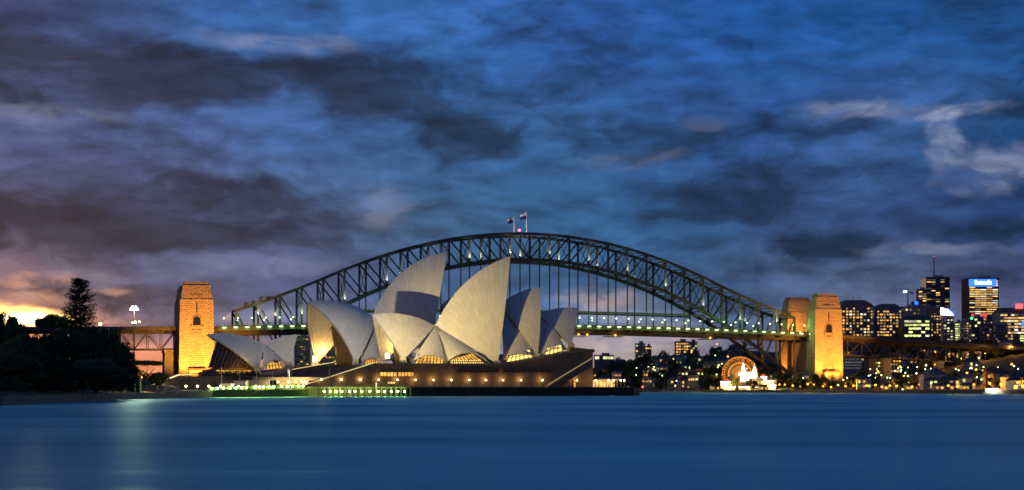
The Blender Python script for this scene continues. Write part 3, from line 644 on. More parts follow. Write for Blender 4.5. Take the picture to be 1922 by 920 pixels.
def shell(hall, Fr, Kp, Rp, Mp, Fpx, wf, nrib, th=1.3, name='shell_half', both=True):
    K, Rr, Md = Fr.on(*Kp), Fr.on(*Rp), Fr.on(*Mp); ft, fz = Fr.on(Fpx[0], Fpx[1], wf); Fp = (ft, wf, fz)
    (ct, cw, cz), rho, rad = patch_sphere(Fr, K, Rr, Md, Fp)
    print('SHELL', Kp, 'rho %.1f rad %.1f cw %.1f foot t %.1f K %.1f,%.1f R %.1f,%.1f' % (rho, rad, cw, ft, K[0], K[1], Rr[0], Rr[1]))
    a0 = math.atan2(K[1]-cz, K[0]-ct); a1 = math.atan2(Rr[1]-cz, Rr[0]-ct); am = math.atan2(Md[1]-cz, Md[0]-ct)
    if not (min(a0, a1) <= am <= max(a0, a1)): a1 += 2*math.pi if a1 < a0 else -2*math.pi
    C = Vector((ct, cw, cz)); f = Vector(Fp)-C
    def loc(u, v, inner):
        a = a0+(a1-a0)*u; q = Vector((ct+rho*math.cos(a), 0, cz+rho*math.sin(a)))-C
        p = slerp(q, f, v*.985)
        if inner:
            fold = .5+.5*abs(math.sin(math.pi*u*nrib)); k = th*(.55+.9*fold*(1-.5*v)); p = p*(1-k/rad)
        p = p+C
        if inner: p.y = max(p.y, .05)
        return p
    arc = abs(a1-a0)*rho
    out = []
    for sg in ((1, -1) if both else (1,)):
        W = lambda p: Fr.pt(p.x, p.y*sg, p.z)
        mb = MB(); NU, NV = 40, 26
        mb.grid(lambda u, v: W(loc(u if sg > 0 else 1-u, v, 0)), NU, NV, lambda u, v: (v*26., (u if sg > 0 else 1-u)*nrib))
        for e in (0., 1.):                                   # rim faces at both edges
            mb.grid(lambda u, v: W(loc(e, v, 0).lerp(loc(e, v, 1), u)), 1, NV)
        mb.grid(lambda u, v: W(loc(u, 1, 0).lerp(loc(u, 1, 1), v)), 20, 1)
        o = mb.build(name, M['tile'], hall, True)
        es = o.modifiers.new('edges', 'EDGE_SPLIT'); es.split_angle = R(35)
        MB().grid(lambda u, v: W(loc(u if sg < 0 else 1-u, v, 1)), nrib*6, NV).build('rib_vault', M['conc'], o, False)
        out.append(o)
    ped = hall
    for sg in ((1, -1) if both else (1,)):
        q = Fr.pt(Fp[0], Fp[1]*sg, 0); q2 = Vector((q.x, q.y, 0))
        MB().loft([[q2+Vector((x*2.2, y*2.2, fz-3.6)) for x, y in ((-1,-1),(1,-1),(1,1),(-1,1))], [q2+Vector((x*1.1, y*1.1, fz+1.6)) for x, y in ((-1,-1),(1,-1),(1,1),(-1,1))]]).build('pedestal', M['conc'], hall)
    def rim(v, sg=1, sb=0.): p = loc(0, v, 1); return Fr.pt(p.x+sb, p.y*sg, p.z)
    rim.loc = loc; rim.F = Fp; rim.K = K
    return rim
def side_shell(hall, Fr, apex, A, Bq, bulge, ref, name='side_shell'):
    """curved triangular infill shell; apex, A, B are world points; both edges are arcs"""
    apex, A, Bq = Vector(apex), Vector(A), Vector(Bq); nn = (A-apex).cross(Bq-apex).normalized()
    if nn.dot(mx) < 0: nn = -nn
    def f(u, v, inn=0):
        p = apex.lerp(A.lerp(Bq, u), v); arch = 4*u*(1-u)*v
        p = p+nn*(bulge*math.sin(math.pi*min(1, v))*.8+bulge*.6*arch)+Vector((0, 0, ref*4*u*(1-u)*v**3))
        return p-nn*inn
    mb = MB(); mb.grid(lambda u, v: f(u, v), 16, 16, lambda u, v: (v*12., u*6)); mb.grid(lambda u, v: f(1-u, v, .7), 16, 16)
    for e in (0., 1.): mb.grid(lambda u, v: f(e, v, u*.7), 1, 16)
    mb.grid(lambda u, v: f(u, 1, v*.7), 16, 1)
    o = mb.build(name, M['tile'], hall, True); es = o.modifiers.new('edges', 'EDGE_SPLIT'); es.split_angle = R(35)
    return f
def glass_wall(hall, Fr, rim, setb, zfloor, n, glassmat, scale=.85, name='glass_wall', half=(-1., 1.)):
    """mullioned wall closing a shell mouth, set back behind the rim"""
    mb = MB(); mg = MB(); loc = rim.loc; wf = rim.F[1]; cols = []
    sg = 1 if setb > 0 else -1
    pts = [loc(0, v/40, 1) for v in range(41)]
    for k in range(n+1):
        w_ = wf*scale*(half[0]+(half[1]-half[0])*k/n); aw = abs(w_)
        p = min(pts, key=lambda q: abs(q.y-aw)); zt_ = p.z-1.0; tt = p.x+setb
        tb = rim.F[0]+setb*.35
        cols.append((Fr.pt(tb, w_, zfloor), Fr.pt(tt*.6+tb*.4, w_, max(zfloor+1, zt_*.82))))
    for (a, b), (c, d_) in zip(cols, cols[1:]): mg.add([a, c, d_, b], [(0, 1, 2, 3)])
    for a, b in cols: mb.bar(a, b, .35, .8)
    g = mg.build(name, glassmat, hall); mb.build('mullions', M['bronze'], g)
    return g

POD_Z = 12.6
nh = thing('theatre_hall', 'nearer opera hall with floodlit cream tiled sails opening to either end', 'opera hall', tuple(NH.O))
fh = thing('concert_hall', 'larger opera hall behind, its tallest sail crossed by a shadow band', 'opera hall', tuple(FH.O))
bh = thing('restaurant_pavilion', 'smallest pair of grey shells standing before the orange pylon', 'restaurant', tuple(BH.O))
rA4 = shell(nh, NH, (699,591), (817,612), (755,589.5), (757,677), 12, 9)
rA3 = shell(nh, NH, (958,481), (817,612), (872,532), (934,684), 15, 16)
rA2 = shell(nh, NH, (1013,539), (938,572), (974,549), (1009,671), 13, 11)
rA1 = shell(nh, NH, (1085,578), (1008,590), (1045,579), (1072,650), 12, 9)
rF4 = shell(fh, FH, (577,568), (699,594), (632,565), (668,682), 25, 12)
rF3 = shell(fh, FH, (840,473), (699,594), (758,508), (806,684), 19, 18)
rF2 = shell(fh, FH, (915,532), (826,574), (868,546), (905,674), 15, 11)
rB1 = shell(bh, BH, (388,628), (496,646), (446,628), (484,696), 10, 9, 1.0)
rB2 = shell(bh, BH, (559,628), (496,646), (526,633), (542,686), 9, 8, 1.0)
# infill side shells between the mouths
def on(Fr, px, py, w_): return Fr.p(px, py, w_)
ss1 = side_shell(nh, NH, NH.p(817,613), on(NH,773,680,12.5), on(NH,836,677,14), 1.2, 2.2)
ss2 = side_shell(nh, NH, NH.p(817,613), on(NH,842,677,14), on(NH,920,682,14.5), 1.2, 3.4)
side_shell(nh, NH, NH.p(942,574), on(NH,945,676,11.), on(NH,1004,671,12), 1.0, 0.3)
side_shell(nh, NH, NH.p(1012,592), on(NH,1010,670,10.5), on(NH,1064,655,11), 1.0, 0.3)
side_shell(nh, NH, on(NH,972,604,4), on(NH,948,672,12.5), on(NH,1003,668,13), 1.0, 1.0)
side_shell(nh, NH, on(NH,1030,604,4), on(NH,1012,668,12), on(NH,1060,654,12), 1.0, 1.0)
side_shell(fh, FH, FH.p(700,595), on(FH,674,685,18.5), on(FH,716,680,18), 1.4, 2.)
side_shell(fh, FH, FH.p(700,595), on(FH,716,680,18), on(FH,790,684,17), 1.2, 2.)
side_shell(bh, BH, BH.p(496,647), on(BH,492,694,9), on(BH,538,686,9), .8, 3.2)
# ridge cover between the two side shells
MB().bar(NH.p(817,613)+mx*.6, on(NH,839,684,14.5), 1.3, .8).build('shell_rib', M['tile'], nh)
# mouths
glass_wall(nh, NH, rA4, 7, POD_Z, 14, M['glass'], .8, half=(-.1, 1.))
glass_wall(fh, FH, rF4, 9, POD_Z, 18, M['glass'], .8, half=(-.2, 1.))
glass_wall(nh, NH, rA1, -6, 17, 10, M['e_foyer'], .8)
# foyer windows under the side shells
def foyer(hall, Fr, q, w_, nm='foyer_window', e='e_foyer', nmul=8):
    pts = [Fr.p(x, y, w_) for x, y in q]; o = MB().slab(pts, .25).build(nm, M[e], hall)
    lo, hi = (pts[0], pts[1]), (pts[3], pts[2]); mb = MB()
    for k in range(nmul+1): mb.bar(lo[0].lerp(lo[1], k/nmul)+mx*.3, hi[0].lerp(hi[1], k/nmul)+mx*.3, .3)
    mb.bar(lo[0].lerp(hi[0], .55)+mx*.3, lo[1].lerp(hi[1], .55)+mx*.3, .25)
    mb.build('mullions', M['bronze'], o)
    return o
foyer(nh, NH, [(777,684),(833,684),(831,667),(786,664)], 11.5)
foyer(nh, NH, [(845,684),(914,684),(886,664),(848,674)], 11.5)
foyer(nh, NH, [(846,684),(910,684),(902,676),(846,676)], 12.2, 'foyer_window', 'e_canopy', 14)
foyer(nh, NH, [(950,680),(1000,672),(994,657),(956,666)], 12.6, 'foyer_window', 'e_canopy', 6)
foyer(nh, NH, [(1021,668),(1055,658),(1053,648),(1026,655)], 12.2, 'foyer_window', 'e_canopy', 4)
foyer(fh, FH, [(684,684),(716,684),(714,667),(690,667)], 15)
foyer(bh, BH, [(500,693),(530,691),(526,681),(499,681)], 7.5, 'foyer_window', 'e_foyer', 5)
# restaurant: fan of glass and bronze slats under the big shell, glass canopy at its foot
loc = rB1.loc; mb = MB(); mg = MB()
cols = []
for k in range(13):
    v = .1+.85*k/12; p = loc(0, v, 1); top = BH.pt(p.x+2.5, p.y*.9, p.z-.6); q = rB1.F
    bot = BH.p(392+k*7.2, 690-.4*k*0, 9.5)
    cols.append((top, bot))
for (a, b), (c, d_) in zip(cols, cols[1:]): mg.add([a, b, d_, c], [(0, 1, 2, 3)])
for a, b in cols: mb.bar(a, b, .4, .7)
g = mg.build('glass_wall', M['glass'], bh); mb.build('mullions', M['bronze'], g)
pts = [BH.p(388,694,10), BH.p(482,694,10), BH.p(470,689,9), BH.p(402,689,9)]
MB().slab(pts, .3).build('canopy', M['bronze'], bh)
foyer(bh, BH, [(408,702),(472,702),(472,695),(404,695)], 9.6, 'foyer_window', 'e_foyer', 8)
light('canopy_light', bh, BH.p(436,691,5), 6000, (1, .6, .2), .5); light('added_slat_light', bh, BH.p(452,683,13), 1500, (1, .62, .2), .5)  # second lamp added in front of the slats to turn them gold
MB().prism([(v.x, v.y) for v in (BH.pt(-24, 9.4, 0), BH.pt(14, 9.4, 0), BH.pt(14, -12, 0), BH.pt(-24, -12, 0))], 3, PZ(694.5, BH.O.y-9)).build('base', M['brownstone'], bh)

# bright floods inside the two mouths, washing the ribbed vaults
def mouth_flood(hall, Fr, px, py, w_, pw, lab, size):
    p = Fr.p(px, py, w_); t = thing('mouth_floodlight', lab, 'floodlight', tuple(p), 'floodlights in the shell mouths')
    MB().box(p, (size, 1.2, size*1.25), R(-20)).build('lamp_housing', M['lampcase'], t); fr = (Vector((0, 0, CH))-p); fr.z = 0; fr.normalize()
    MB().box(p+fr*(.8), (size*.9, .3, size*1.1), R(-20)).build('lens', M['e_flood'], t)
    light('flood_beam', t, p+ax*3+Vector((0, 0, 2.5)), pw, (1, .58, .16), .8)
    return t
mouth_flood(fh, FH, 592, 674, -19, 7e3, 'blazing floodlight at the foot of the leftmost big shell mouth', 2.7)
mouth_flood(nh, NH, 727, 668, -5, 2.6e3, 'bright floodlight at the foot of the smaller nearer shell mouth', 2.1)

# podium
pd = thing('podium', 'broad brown granite podium carrying the opera halls above the promenade', 'podium', tuple(NH.pt(0, 30, 0)))
WN = 30.
t0 = NH.on(704, 690, WN)[0]; t1 = NH.on(1113, 690, WN)[0]; zw = [NH.on(x, y, WN)[1] for x, y in ((704,684.5),(940,684.5),(1000,676),(1060,664),(1113,657))]
tw = [NH.on(x, 690, WN)[0] for x in (704, 940, 1000, 1060, 1113)]
mb = MB()
for (ta, za), (tb, zb) in zip(zip(tw, zw), list(zip(tw, zw))[1:]):
    mb.prism([(v.x, v.y) for v in (NH.pt(ta, WN, 0), NH.pt(tb, WN, 0), NH.pt(tb, -85, 0), NH.pt(ta, -85, 0))], 0, [za, zb, zb, za])
mb.build('wall', M['brownstone'], pd)
# flat upper terrace for the northern noses
mb = MB(); mb.prism([(v.x, v.y) for v in (NH.pt(tw[-1]-.5, WN-6, 0), NH.pt(NH.on(1108,690,8)[0], 8, 0), NH.pt(NH.on(1108,690,8)[0], -70, 0), NH.pt(tw[-1]-.5, -70, 0))], 0, zw[-1]-1); mb.build('nose_wall', M['brownstone'], pd)
mb = MB(); mb.slab([NH.p(1068,652,16), NH.p(1113,657,20), NH.p(1113,662,20), NH.p(1066,660,16)], 6); nose = mb.build('foyer_canopy', M['bronze'], pd)
foyer(pd, NH, [(1072,661),(1104,663),(1104,659),(1072,655)], 20.5, 'foyer_window', 'e_foyer', 6)
# parapet line and balustrade
mb = MB()
for (ta, za), (tb, zb) in zip(zip(tw, zw), list(zip(tw, zw))[1:]): mb.bar(NH.pt(ta, WN, za+.25), NH.pt(tb, WN, zb+.25), 1.0, .5)
mb.build('parapet', M['granite_d'], pd)
mb = MB()
for k in range(60):
    x = 590+k*5.9
    if x < 940: p = NH.p(x, 684.5, WN-.3); p.z = zw[0]+.5; mb.bar(p, p+Vector((0, 0, 1.1)), .14)
a = NH.p(600, 684, WN-.3); b = NH.p(938, 684, WN-.3)
mb.bar(Vector((NH.p(704,684,WN-.3).x, NH.p(704,684,WN-.3).y, zw[0]+1.6)), Vector((b.x, b.y, zw[0]+1.6)), .16)
mb.build('balustrade', M['pole'], pd)
# grand stairs, facing the forecourt; profile climbs towards the halls
def stairs(name, xa, ya, xb, yb, w0, w1, n, parent, m_):
    ta, za = NH.on(xa, ya, w0); tb, zb = NH.on(xb, yb, w0); mb = MB()
    for k in range(n):
        a_ = ta+(tb-ta)*k/n; z = za+(zb-za)*(k+1)/n
        mb.prism([(v.x, v.y) for v in (NH.pt(a_, w0, 0), NH.pt(tb, w0, 0), NH.pt(tb, w1, 0), NH.pt(a_, w1, 0))], (z-(zb-za)/n) if k else 0, z)
    o = mb.build(name, m_, parent)
    mh = MB(); mh.bar(NH.pt(ta, w0-.5, za+1.0), NH.pt(tb, w0-.5, zb+1.0), .5, .35); mh.build('lit_handrail', M['e_hand'], o)
    mw = MB(); mw.slab([NH.pt(ta-.5, w0+.7, 1), NH.pt(tb, w0+.7, 1), NH.pt(tb, w0+.7, zb+.9), NH.pt(ta-.5, w0+.7, za+.9)], .6); mw.build('cheek_wall', M['brownstone'], o)
    return o
stairs('grand_stair', 574, 727.5, 704, 685.5, WN, -12, 30, pd, M['paving'])
stairs('upper_stair', 540, 700, 628, 684.5, -14, -70, 24, pd, M['paving'])
mb = MB(); mb.prism([(v.x, v.y) for v in (NH.pt(NH.on(628,690,-14)[0], -12, 0), NH.pt(tw[0], -12, 0), NH.pt(tw[0], -85, 0), NH.pt(NH.on(628,690,-14)[0], -85, 0))], 0, zw[0]-.3); mb.build('stair_landing', M['paving'], pd)
# openings in the long wall
def opening(q, e, nm='window', nmul=0):
    pts = [NH.p(x, y, WN+.08) for x, y in q]; o = MB().slab(pts, .04).build(nm, M[e], pd)
    mb = MB()
    for a_, b_ in zip(pts, pts[1:]+pts[:1]): mb.bar(a_+mx*.1, b_+mx*.1, .35)
    for k in range(1, nmul): mb.bar(pts[0].lerp(pts[1], k/nmul)+mx*.1, pts[3].lerp(pts[2], k/nmul)+mx*.1, .25)
    mb.build('frame', M['bronze'], o); return o
def rect(x0, x1, y0, y1): return [(x0, y1), (x1, y1), (x1, y0), (x0, y0)]
opening(rect(713,745,698,707), 'w_gold', 'window', 5); opening(rect(747,777,698,707), 'w_gold', 'window', 5)
opening(rect(668,679,717,725), 'w_white', 'window', 2); opening(rect(694,708,718,727), 'w_white', 'window', 2); opening(rect(727,742,716,721), 'w_warm', 'window', 3)
opening(rect(680,694,717.5,724), 'w_warm', 'window', 3)
for x0, x1 in ((857,936),(945,1010),(1014,1035)): opening(rect(x0, x1, 694, 699), 'w_dark', 'slot_window', int((x1-x0)/6))
opening(rect(1076,1081,715,727), 'w_gold', 'door')
# diagonal outer stair on the long wall
mb = MB(); ta, za = NH.on(1026,727,WN+3); tb, zb = NH.on(1109,677,WN+3); n = 26
for k in range(n):
    a_ = ta+(tb-ta)*k/n; mb.prism([(v.x, v.y) for v in (NH.pt(a_, WN+4, 0), NH.pt(a_+(tb-ta)/n, WN+4, 0), NH.pt(a_+(tb-ta)/n, WN+.1, 0), NH.pt(a_, WN+.1, 0))], max(2, za+(zb-za)*(k/n)-2.2), za+(zb-za)*(k+1)/n)
o = mb.build('wall_stair', M['brownstone'], pd); MB().bar(NH.pt(ta, WN+4, za+1), NH.pt(tb, WN+4, zb+1), .4, .3).build('lit_handrail', M['e_hand'].copy(), o)
o.children[0].data.materials[0].node_tree.nodes['Principled BSDF'].inputs['Emission Strength'].default_value = .3

# the flood mast on the jetty that lights the sails, plus two low floods
def mast(px, Y, ztop_, lab, name='flood_mast', gz=3.2):
    b = Vector((PX(px, Y), Y, gz)); t = thing(name, lab, 'floodlight mast', tuple(b))
    MB().tube(b, Vector((b.x, b.y, ztop_)), .28, .16, 8).build('pole', M['pole'], t)
    MB().box((b.x, b.y, ztop_+.2), (3.4, .3, .3)).build('crossarm', M['pole'], t)
    for e in (-1.1, 0, 1.1):
        h = MB().box((b.x+e, b.y+.2, ztop_+.75), (.8, .7, .7)).build('lamp_head', M['lampcase'], t); MB().box((b.x+e, b.y-.2, ztop_+.75), (.5, .12, .4)).build('lens', M['w_gold'], h)
    return t
fm = mast(619, 551, 13.2, 'tall thin floodlight mast on the jetty in front of the grand stair')
SAILC = (1, .70, .22)
MB().box((fm.location.x, 553.2, 14.77), (7.0, 3.2, .06)).build('added_visor', M['lampcase'], fm); MB().bar((fm.location.x, 551.2, 13.2), (fm.location.x, 553, 14.7), .2).build('added_visor_arm', M['pole'], fm)  # plate and arm added to block the beams from the podium wall
light('sail_flood', fm, Vector((PX(619, 551), 552.2, 14.83)), 500e3, SAILC, .04, 50, NH.p(900, 560), .9)
light('sail_flood_far', fm, Vector((PX(619, 551)+.5, 552.2, 14.83)), 150e3, (1, .84, .58), .04, 70, FH.p(740, 540), .9)
light('shell_flood', fm, Vector((PX(619, 551)-1.5, 552.2, 14.83)), 90e3, (.94, .94, .88), .04, 60, BH.p(500, 630), .9)
light('shell_flood_far', fm, Vector((PX(619, 551)-.8, 552.2, 14.83)), 90e3, (1, .93, .78), .04, 50, FH.p(635, 580), .9)
# row of promenade lamps against the podium wall
def post_lamp(name, lab, cat, grp, h, e, r_, pw, c, poly_=6):
    t = thing(name, lab, cat, (0, 0, 0), grp); MB().tube((0, 0, -.3), (0, 0, h-r_*.8), .11, .08, poly_).build('lamp_post', M['pole'], t); MB().ball((0, 0, h), r_).build('lamp_globe', M[e], t)
    if pw:
        d = bpy.data.lights.new(name+'_light', 'POINT'); d.energy = pw; d.color = c; d.shadow_soft_size = .3
        o = bpy.data.objects.new('lamp_light', d); col.objects.link(o); o.parent = t; o.location = (0, -.55, h+.25)
    return t
pl = post_lamp('promenade_lamp', 'warm globe lamp standing before the long brown podium wall', 'lamp', 'lamps along the podium wall', 2.9, 'e_warm', .26, 210, (1, .55, .14))
f_ = True
for x in (603, 641, 677, 711, 746, 780, 814, 847, 881, 912, 944, 978, 1018, 1053, 1083):
    place(pl, Vector(NH.pt(tW(x, WN+1.1), WN+1.1, PROM_Z)), f_); f_ = False
# end pavilion past the podium
pv = thing('promenade_pavilion', 'long low gold-lit pavilion past the podium corner on the promenade', 'pavilion', tuple(NH.p(1142, 726, 26)))
q = [NH.pt(tW(1117, 30), 30, 0), NH.pt(tW(1172, 30), 30, 0), NH.pt(tW(1172, 30), 22, 0), NH.pt(tW(1117, 30), 22, 0)]
MB().prism([(v.x, v.y) for v in q], PROM_Z+3.1, PROM_Z+3.5).build('roof', M['cream'], pv); MB().prism([(v.x, v.y) for v in (q[3], q[2], q[2]-mx*.4, q[3]-mx*.4)], PROM_Z, PROM_Z+3.1).build('back_wall', M['e_shop'], pv)
for k in range(9): p = q[0].lerp(q[1], k/8); MB().bar(p+Vector((0, 0, PROM_Z)), p+Vector((0, 0, PROM_Z+3.1)), .25).build('post', M['cream'], pv)
for k, x in enumerate((1118, 1142, 1152, 1165, 1172)): c = copy_tree(pl, None, 'bright globe lamp in front of the gold-lit pavilion'); c['group'] = 'lamps at the promenade pavilion'; c.location = NH.pt(tW(x, 33), 33, PROM_Z)

# quayside of the forecourt: hedge, green lamps, jetty
def qy(px):
    for (a, ya), (b, yb) in zip(((330,455),(400,492),(480,520),(580,548)), ((400,492),(480,520),(580,548),(760,590))):
        if a <= px <= b: return ya+(yb-ya)*(px-a)/(b-a)
    return 455
hd = thing('quay_hedge', 'clipped green hedge lit by lamps along the forecourt sea wall', 'hedge', (PX(480, 520), 520, 0)); mb = MB()
for k in range(5200):
    x = rnd.uniform(392, 566); Y = qy(x)+rnd.uniform(.6, 2.8); z = 1.9+.9*(x-392)/174+rnd.random()**.6*1.35; c = Vector((PX(x, Y), Y, z)); s_ = rnd.uniform(.12, .26)
    a_ = Vector((rnd.uniform(-1,1), rnd.uniform(-1,1), rnd.uniform(-1,1))).normalized(); b_ = a_.orthogonal().normalized(); mb.add([c-a_*s_, c+b_*s_*.6, c+a_*s_, c-b_*s_*.6], [(0, 1, 2, 3)])
mb.build('foliage', M['hedge'], hd)
mb = MB()
for a_, b_ in ((398, 440), (440, 480), (480, 525), (525, 578)):
    Ya, Yb = qy(a_), qy(b_); mb.bar(Vector((PX(a_, Ya), Ya-.4, .6)), Vector((PX(b_, Yb), Yb-.4, .9)), .7, 3.4)
t = thing('forecourt_sea_wall', 'dull green sea wall below the lamp-lit hedge of the forecourt', 'sea wall', (PX(480, 520), 520, 0)); mb.build('wall_blocks', mat('green_stone', (.07, .085, .035), .9, 0, .5, .5, .5, 1.), t)  # stone in a dull olive green
ql = post_lamp('quay_lamp', 'bright yellow-green quay lamp at the water edge of the hedge', 'lamp', 'green lamps along the hedge', 1.25, 'e_green', .30, 620, (.7, 1, .2)); f_ = True
for x in (398, 408, 420, 432, 443, 454, 463, 478, 487, 495, 505, 514, 529, 540, 549, 560, 569):
    Y = qy(x)-.3; place(ql, Vector((PX(x, Y), Y, 1.6+1.0*(x-400)/180)), f_); f_ = False
# jetty with piles
jt = thing('wharf_jetty', 'open timber jetty on piles with green-white lights beneath the grand stair', 'jetty', (PX(660, 562), 562, 0))
ja, jb = Vector((PX(578, 548), 546, 0)), Vector((PX(752, 585), 578, 0)); dj = (jb-ja).normalized(); nj = Vector((dj.y, -dj.x, 0))
MB().bar(ja+nj*3+Vector((0, 0, 3.3)), jb+nj*3+Vector((0, 0, 3.3)), 7, .5).build('deck', M['timber'], jt)
for k in range(19):
    p = ja.lerp(jb, k/18)+nj*6.2; MB().tube(p+Vector((0, 0, -2)), p+Vector((0, 0, 3.05)), .26).build('pile', M['timber'], jt)
MB().bar(ja+nj*6.3+Vector((0, 0, 4.4)), jb+nj*6.3+Vector((0, 0, 4.4)), .1, .1).build('handrail', M['pole'], jt)
mb = MB()
for k in range(37): p = ja.lerp(jb, k/36)+nj*6.3; mb.bar(p+Vector((0, 0, 3.5)), p+Vector((0, 0, 4.4)), .1)
mb.build('balusters', M['pole'], jt)
for x in (586, 597, 608, 618, 632, 642, 655, 670, 686, 698, 711, 724, 737):
    k = (x-578)/174; c = copy_tree(ql, None, 'yellow-green lamp hung under the edge of the timber jetty'); c['group'] = 'green lamps of the jetty'; c.location = ja.lerp(jb, k)+nj*6.9+Vector((0, 0, .6))

# forecourt wall rising to a terrace, with a bank, kiosks and tents
fw = thing('forecourt_wall', 'sloping brown retaining wall with a lit rail below the orange pylon', 'retaining wall', (PX(400, 585), 585, 0))
pq = [(262,735,520),(336,706.5,560),(400,706,590),(484,707,612),(560,707,640)]
mb = MB(); pts = [P(x, y, Y) for x, y, Y in pq]
for a_, b_ in zip(pts, pts[1:]): mb.prism([(a_.x, a_.y), (b_.x, b_.y), (b_.x, b_.y+16), (a_.x, a_.y+16)], 0, [a_.z, b_.z, b_.z, a_.z])
mb.build('wall', M['brownstone'], fw)
mb = MB(); mb.bar(pts[0]+Vector((0, 0, .6)), pts[1]+Vector((0, 0, .6)), .4, .3); mb.bar(pts[1]+Vector((0, 0, .6)), pts[1].lerp(pts[2], .3)+Vector((0, 0, .6)), .4, .3); mb.build('lit_handrail', M['e_hand'].copy(), fw).data.materials[0].node_tree.nodes['Principled BSDF'].inputs['Emission Strength'].default_value = 1.6
mb = MB()
for k in range(46):
    p = pts[1].lerp(pts[3], k/45); mb.bar(p, p+Vector((0, 0, 1.1)), .12)
mb.bar(pts[1]+Vector((0, 0, 1.1)), pts[3]+Vector((0, 0, 1.1)), .12); mb.build('balustrade', M['pole'], fw)
light('rail_light', fw, P(318, 718, 540), 900, (1, .8, .3), .5)
def shrub_row(name, lab, x0, x1, y0, Y, n, h, m_):
    t = thing(name, lab, 'hedge', (PX((x0+x1)/2, Y), Y, PZ(y0, Y))); mb = MB()
    for k in range(n):
        x = rnd.uniform(x0, x1); c = P(x, y0, Y)+Vector((0, rnd.uniform(0, 2), rnd.random()*h*(.6+.4*math.sin(x*.9)**2))); s_ = rnd.uniform(.2, .45)
        a_ = Vector((rnd.uniform(-1,1), rnd.uniform(-1,1), rnd.uniform(-1,1))).normalized(); b_ = a_.orthogonal().normalized(); mb.add([c-a_*s_, c+b_*s_*.6, c+a_*s_, c-b_*s_*.6], [(0, 1, 2, 3)])
    mb.build('foliage', m_, t)
shrub_row('terrace_hedge', 'dark ragged hedge along the terrace in front of the restaurant shells', 372, 486, 706, 600, 1500, 2.0, M['leaf'])
wl = post_lamp('forecourt_lamp', 'warm white globe lamp on the path below the sloping brown wall', 'lamp', 'lamps on the lower forecourt', 3.4, 'e_warm', .30, 800, (1, .75, .35)); f_ = True
for x in (349, 370.5, 392, 414, 448, 480, 512):
    Y = 500+(x-349)*.45; place(wl, Vector((PX(x, Y), Y, PZ(725, Y)-3.4)), f_); f_ = False
for x, y0, y1, Y, lab in ((416, 690, 730, 545, 'thin white flagpole nearest the orange pylon on the forecourt'), (450, 697, 728, 565, 'thin white pole beside the white kiosk'), (482, 700, 730, 552, 'thin white pole at the foot of the terrace ramp'), (512, 697, 729, 565, 'thin white pole beside the gold-lit arcade'), (543, 690, 716, 590, 'thin white pole below the small lit lantern box')):
    t = thing('thin_pole', lab, 'pole', tuple(P(x, y1, Y)), 'slender poles on the forecourt'); MB().tube(P(x, y1+4, Y), P(x, y0, Y), .1, .07, 6).build('pole', M['white'], t); MB().ball(P(x, y0, Y), .16).build('finial', M['white'], t)
def kiosk(x0, x1, y0, y1, Y, lab, body='white', front=None, cat='kiosk'):
    a_, b_ = P(x0, y1, Y), P(x1, y0, Y); t = thing('kiosk', lab, cat, ((a_.x+b_.x)/2, Y, a_.z)); wdt = b_.x-a_.x; hh = b_.z-a_.z
    MB().box(((a_.x+b_.x)/2, Y+3, a_.z+hh/2-.5), (wdt, 6, hh+1)).build('walls', M[body], t); MB().box(((a_.x+b_.x)/2, Y+2.8, b_.z+.15), (wdt+.8, 7, .3)).build('roof', M['grey'], t)
    if front: MB().box(((a_.x+b_.x)/2, Y-.06, a_.z+hh*.45), (wdt*.8, .1, hh*.7)).build('lit_front', M[front], t)
    else: MB().box((a_.x+wdt*.5, Y-.06, a_.z+hh*.3), (wdt*.3, .1, hh*.55)).build('door', M['grey'], t)
kiosk(415, 432, 721, 731, 535, 'long low white kiosk behind the lamp-lit hedge'); kiosk(439, 461, 716, 730, 558, 'taller white kiosk with a door beside the low one'); kiosk(462, 502, 715, 730, 575, 'plain grey utility block between white kiosk and gold arcade', 'beige')
kiosk(540, 544, 692, 703, 600, 'small glowing lantern box on the forecourt terrace', 'white', 'w_white', 'lantern')
ar = thing('forecourt_arcade', 'gold-lit arcade under the terrace left of the grand stair', 'arcade', tuple(P(545, 729, 592)))
a_, b_ = P(520, 729, 592), P(576, 714, 592); MB().box(((a_.x+b_.x)/2, 597, (a_.z+b_.z)/2), (b_.x-a_.x, .4, b_.z-a_.z)).build('back_wall', M['e_shop'], ar)
MB().box(((a_.x+b_.x)/2, 595, b_.z+.6), (b_.x-a_.x+18, 9, 1.2)).build('terrace_slab', M['sandstone'], ar)
for k in range(11): MB().box((a_.x+(b_.x-a_.x)*k/10, 591.5, (a_.z+b_.z)/2), (.35, .35, b_.z-a_.z)).build('column', M['conc'], ar)
light('arcade_light', ar, Vector(((a_.x+b_.x)/2, 593.5, b_.z-.8)), 350, (1, .62, .2), .5)
for k, x in enumerate((522, 541, 556, 567, 573)): c = copy_tree(wl, None, 'bright warm lamp hung at the front of the gold-lit arcade'); c['group'] = 'lamps of the forecourt arcade'; c.location = Vector((PX(x, 588), 588, PZ(717, 588)-3.4))
for x, lab in ((296, 'short dark stone bollard nearest the lamp mast on the garden quay'), (311, 'middle short dark stone bollard on the garden quay'), (334, 'short dark stone bollard nearest the forecourt lamps')):
    b = P(x, 736, 455); t = thing('stone_bollard', lab, 'bollard', tuple(b)); MB().loft([[b+Vector((i*f, j*f, z)) for i, j in ((-1,-1),(1,-1),(1,1),(-1,1))] for f, z in ((.42, -.4), (.42, .3), (.3, .35), (.27, 1.7))]).build('shaft', M['granite_d'], t); MB().box(b+Vector((0, 0, 1.8)), (.9, .9, .2)).build('cap', M['granite_d'], t)
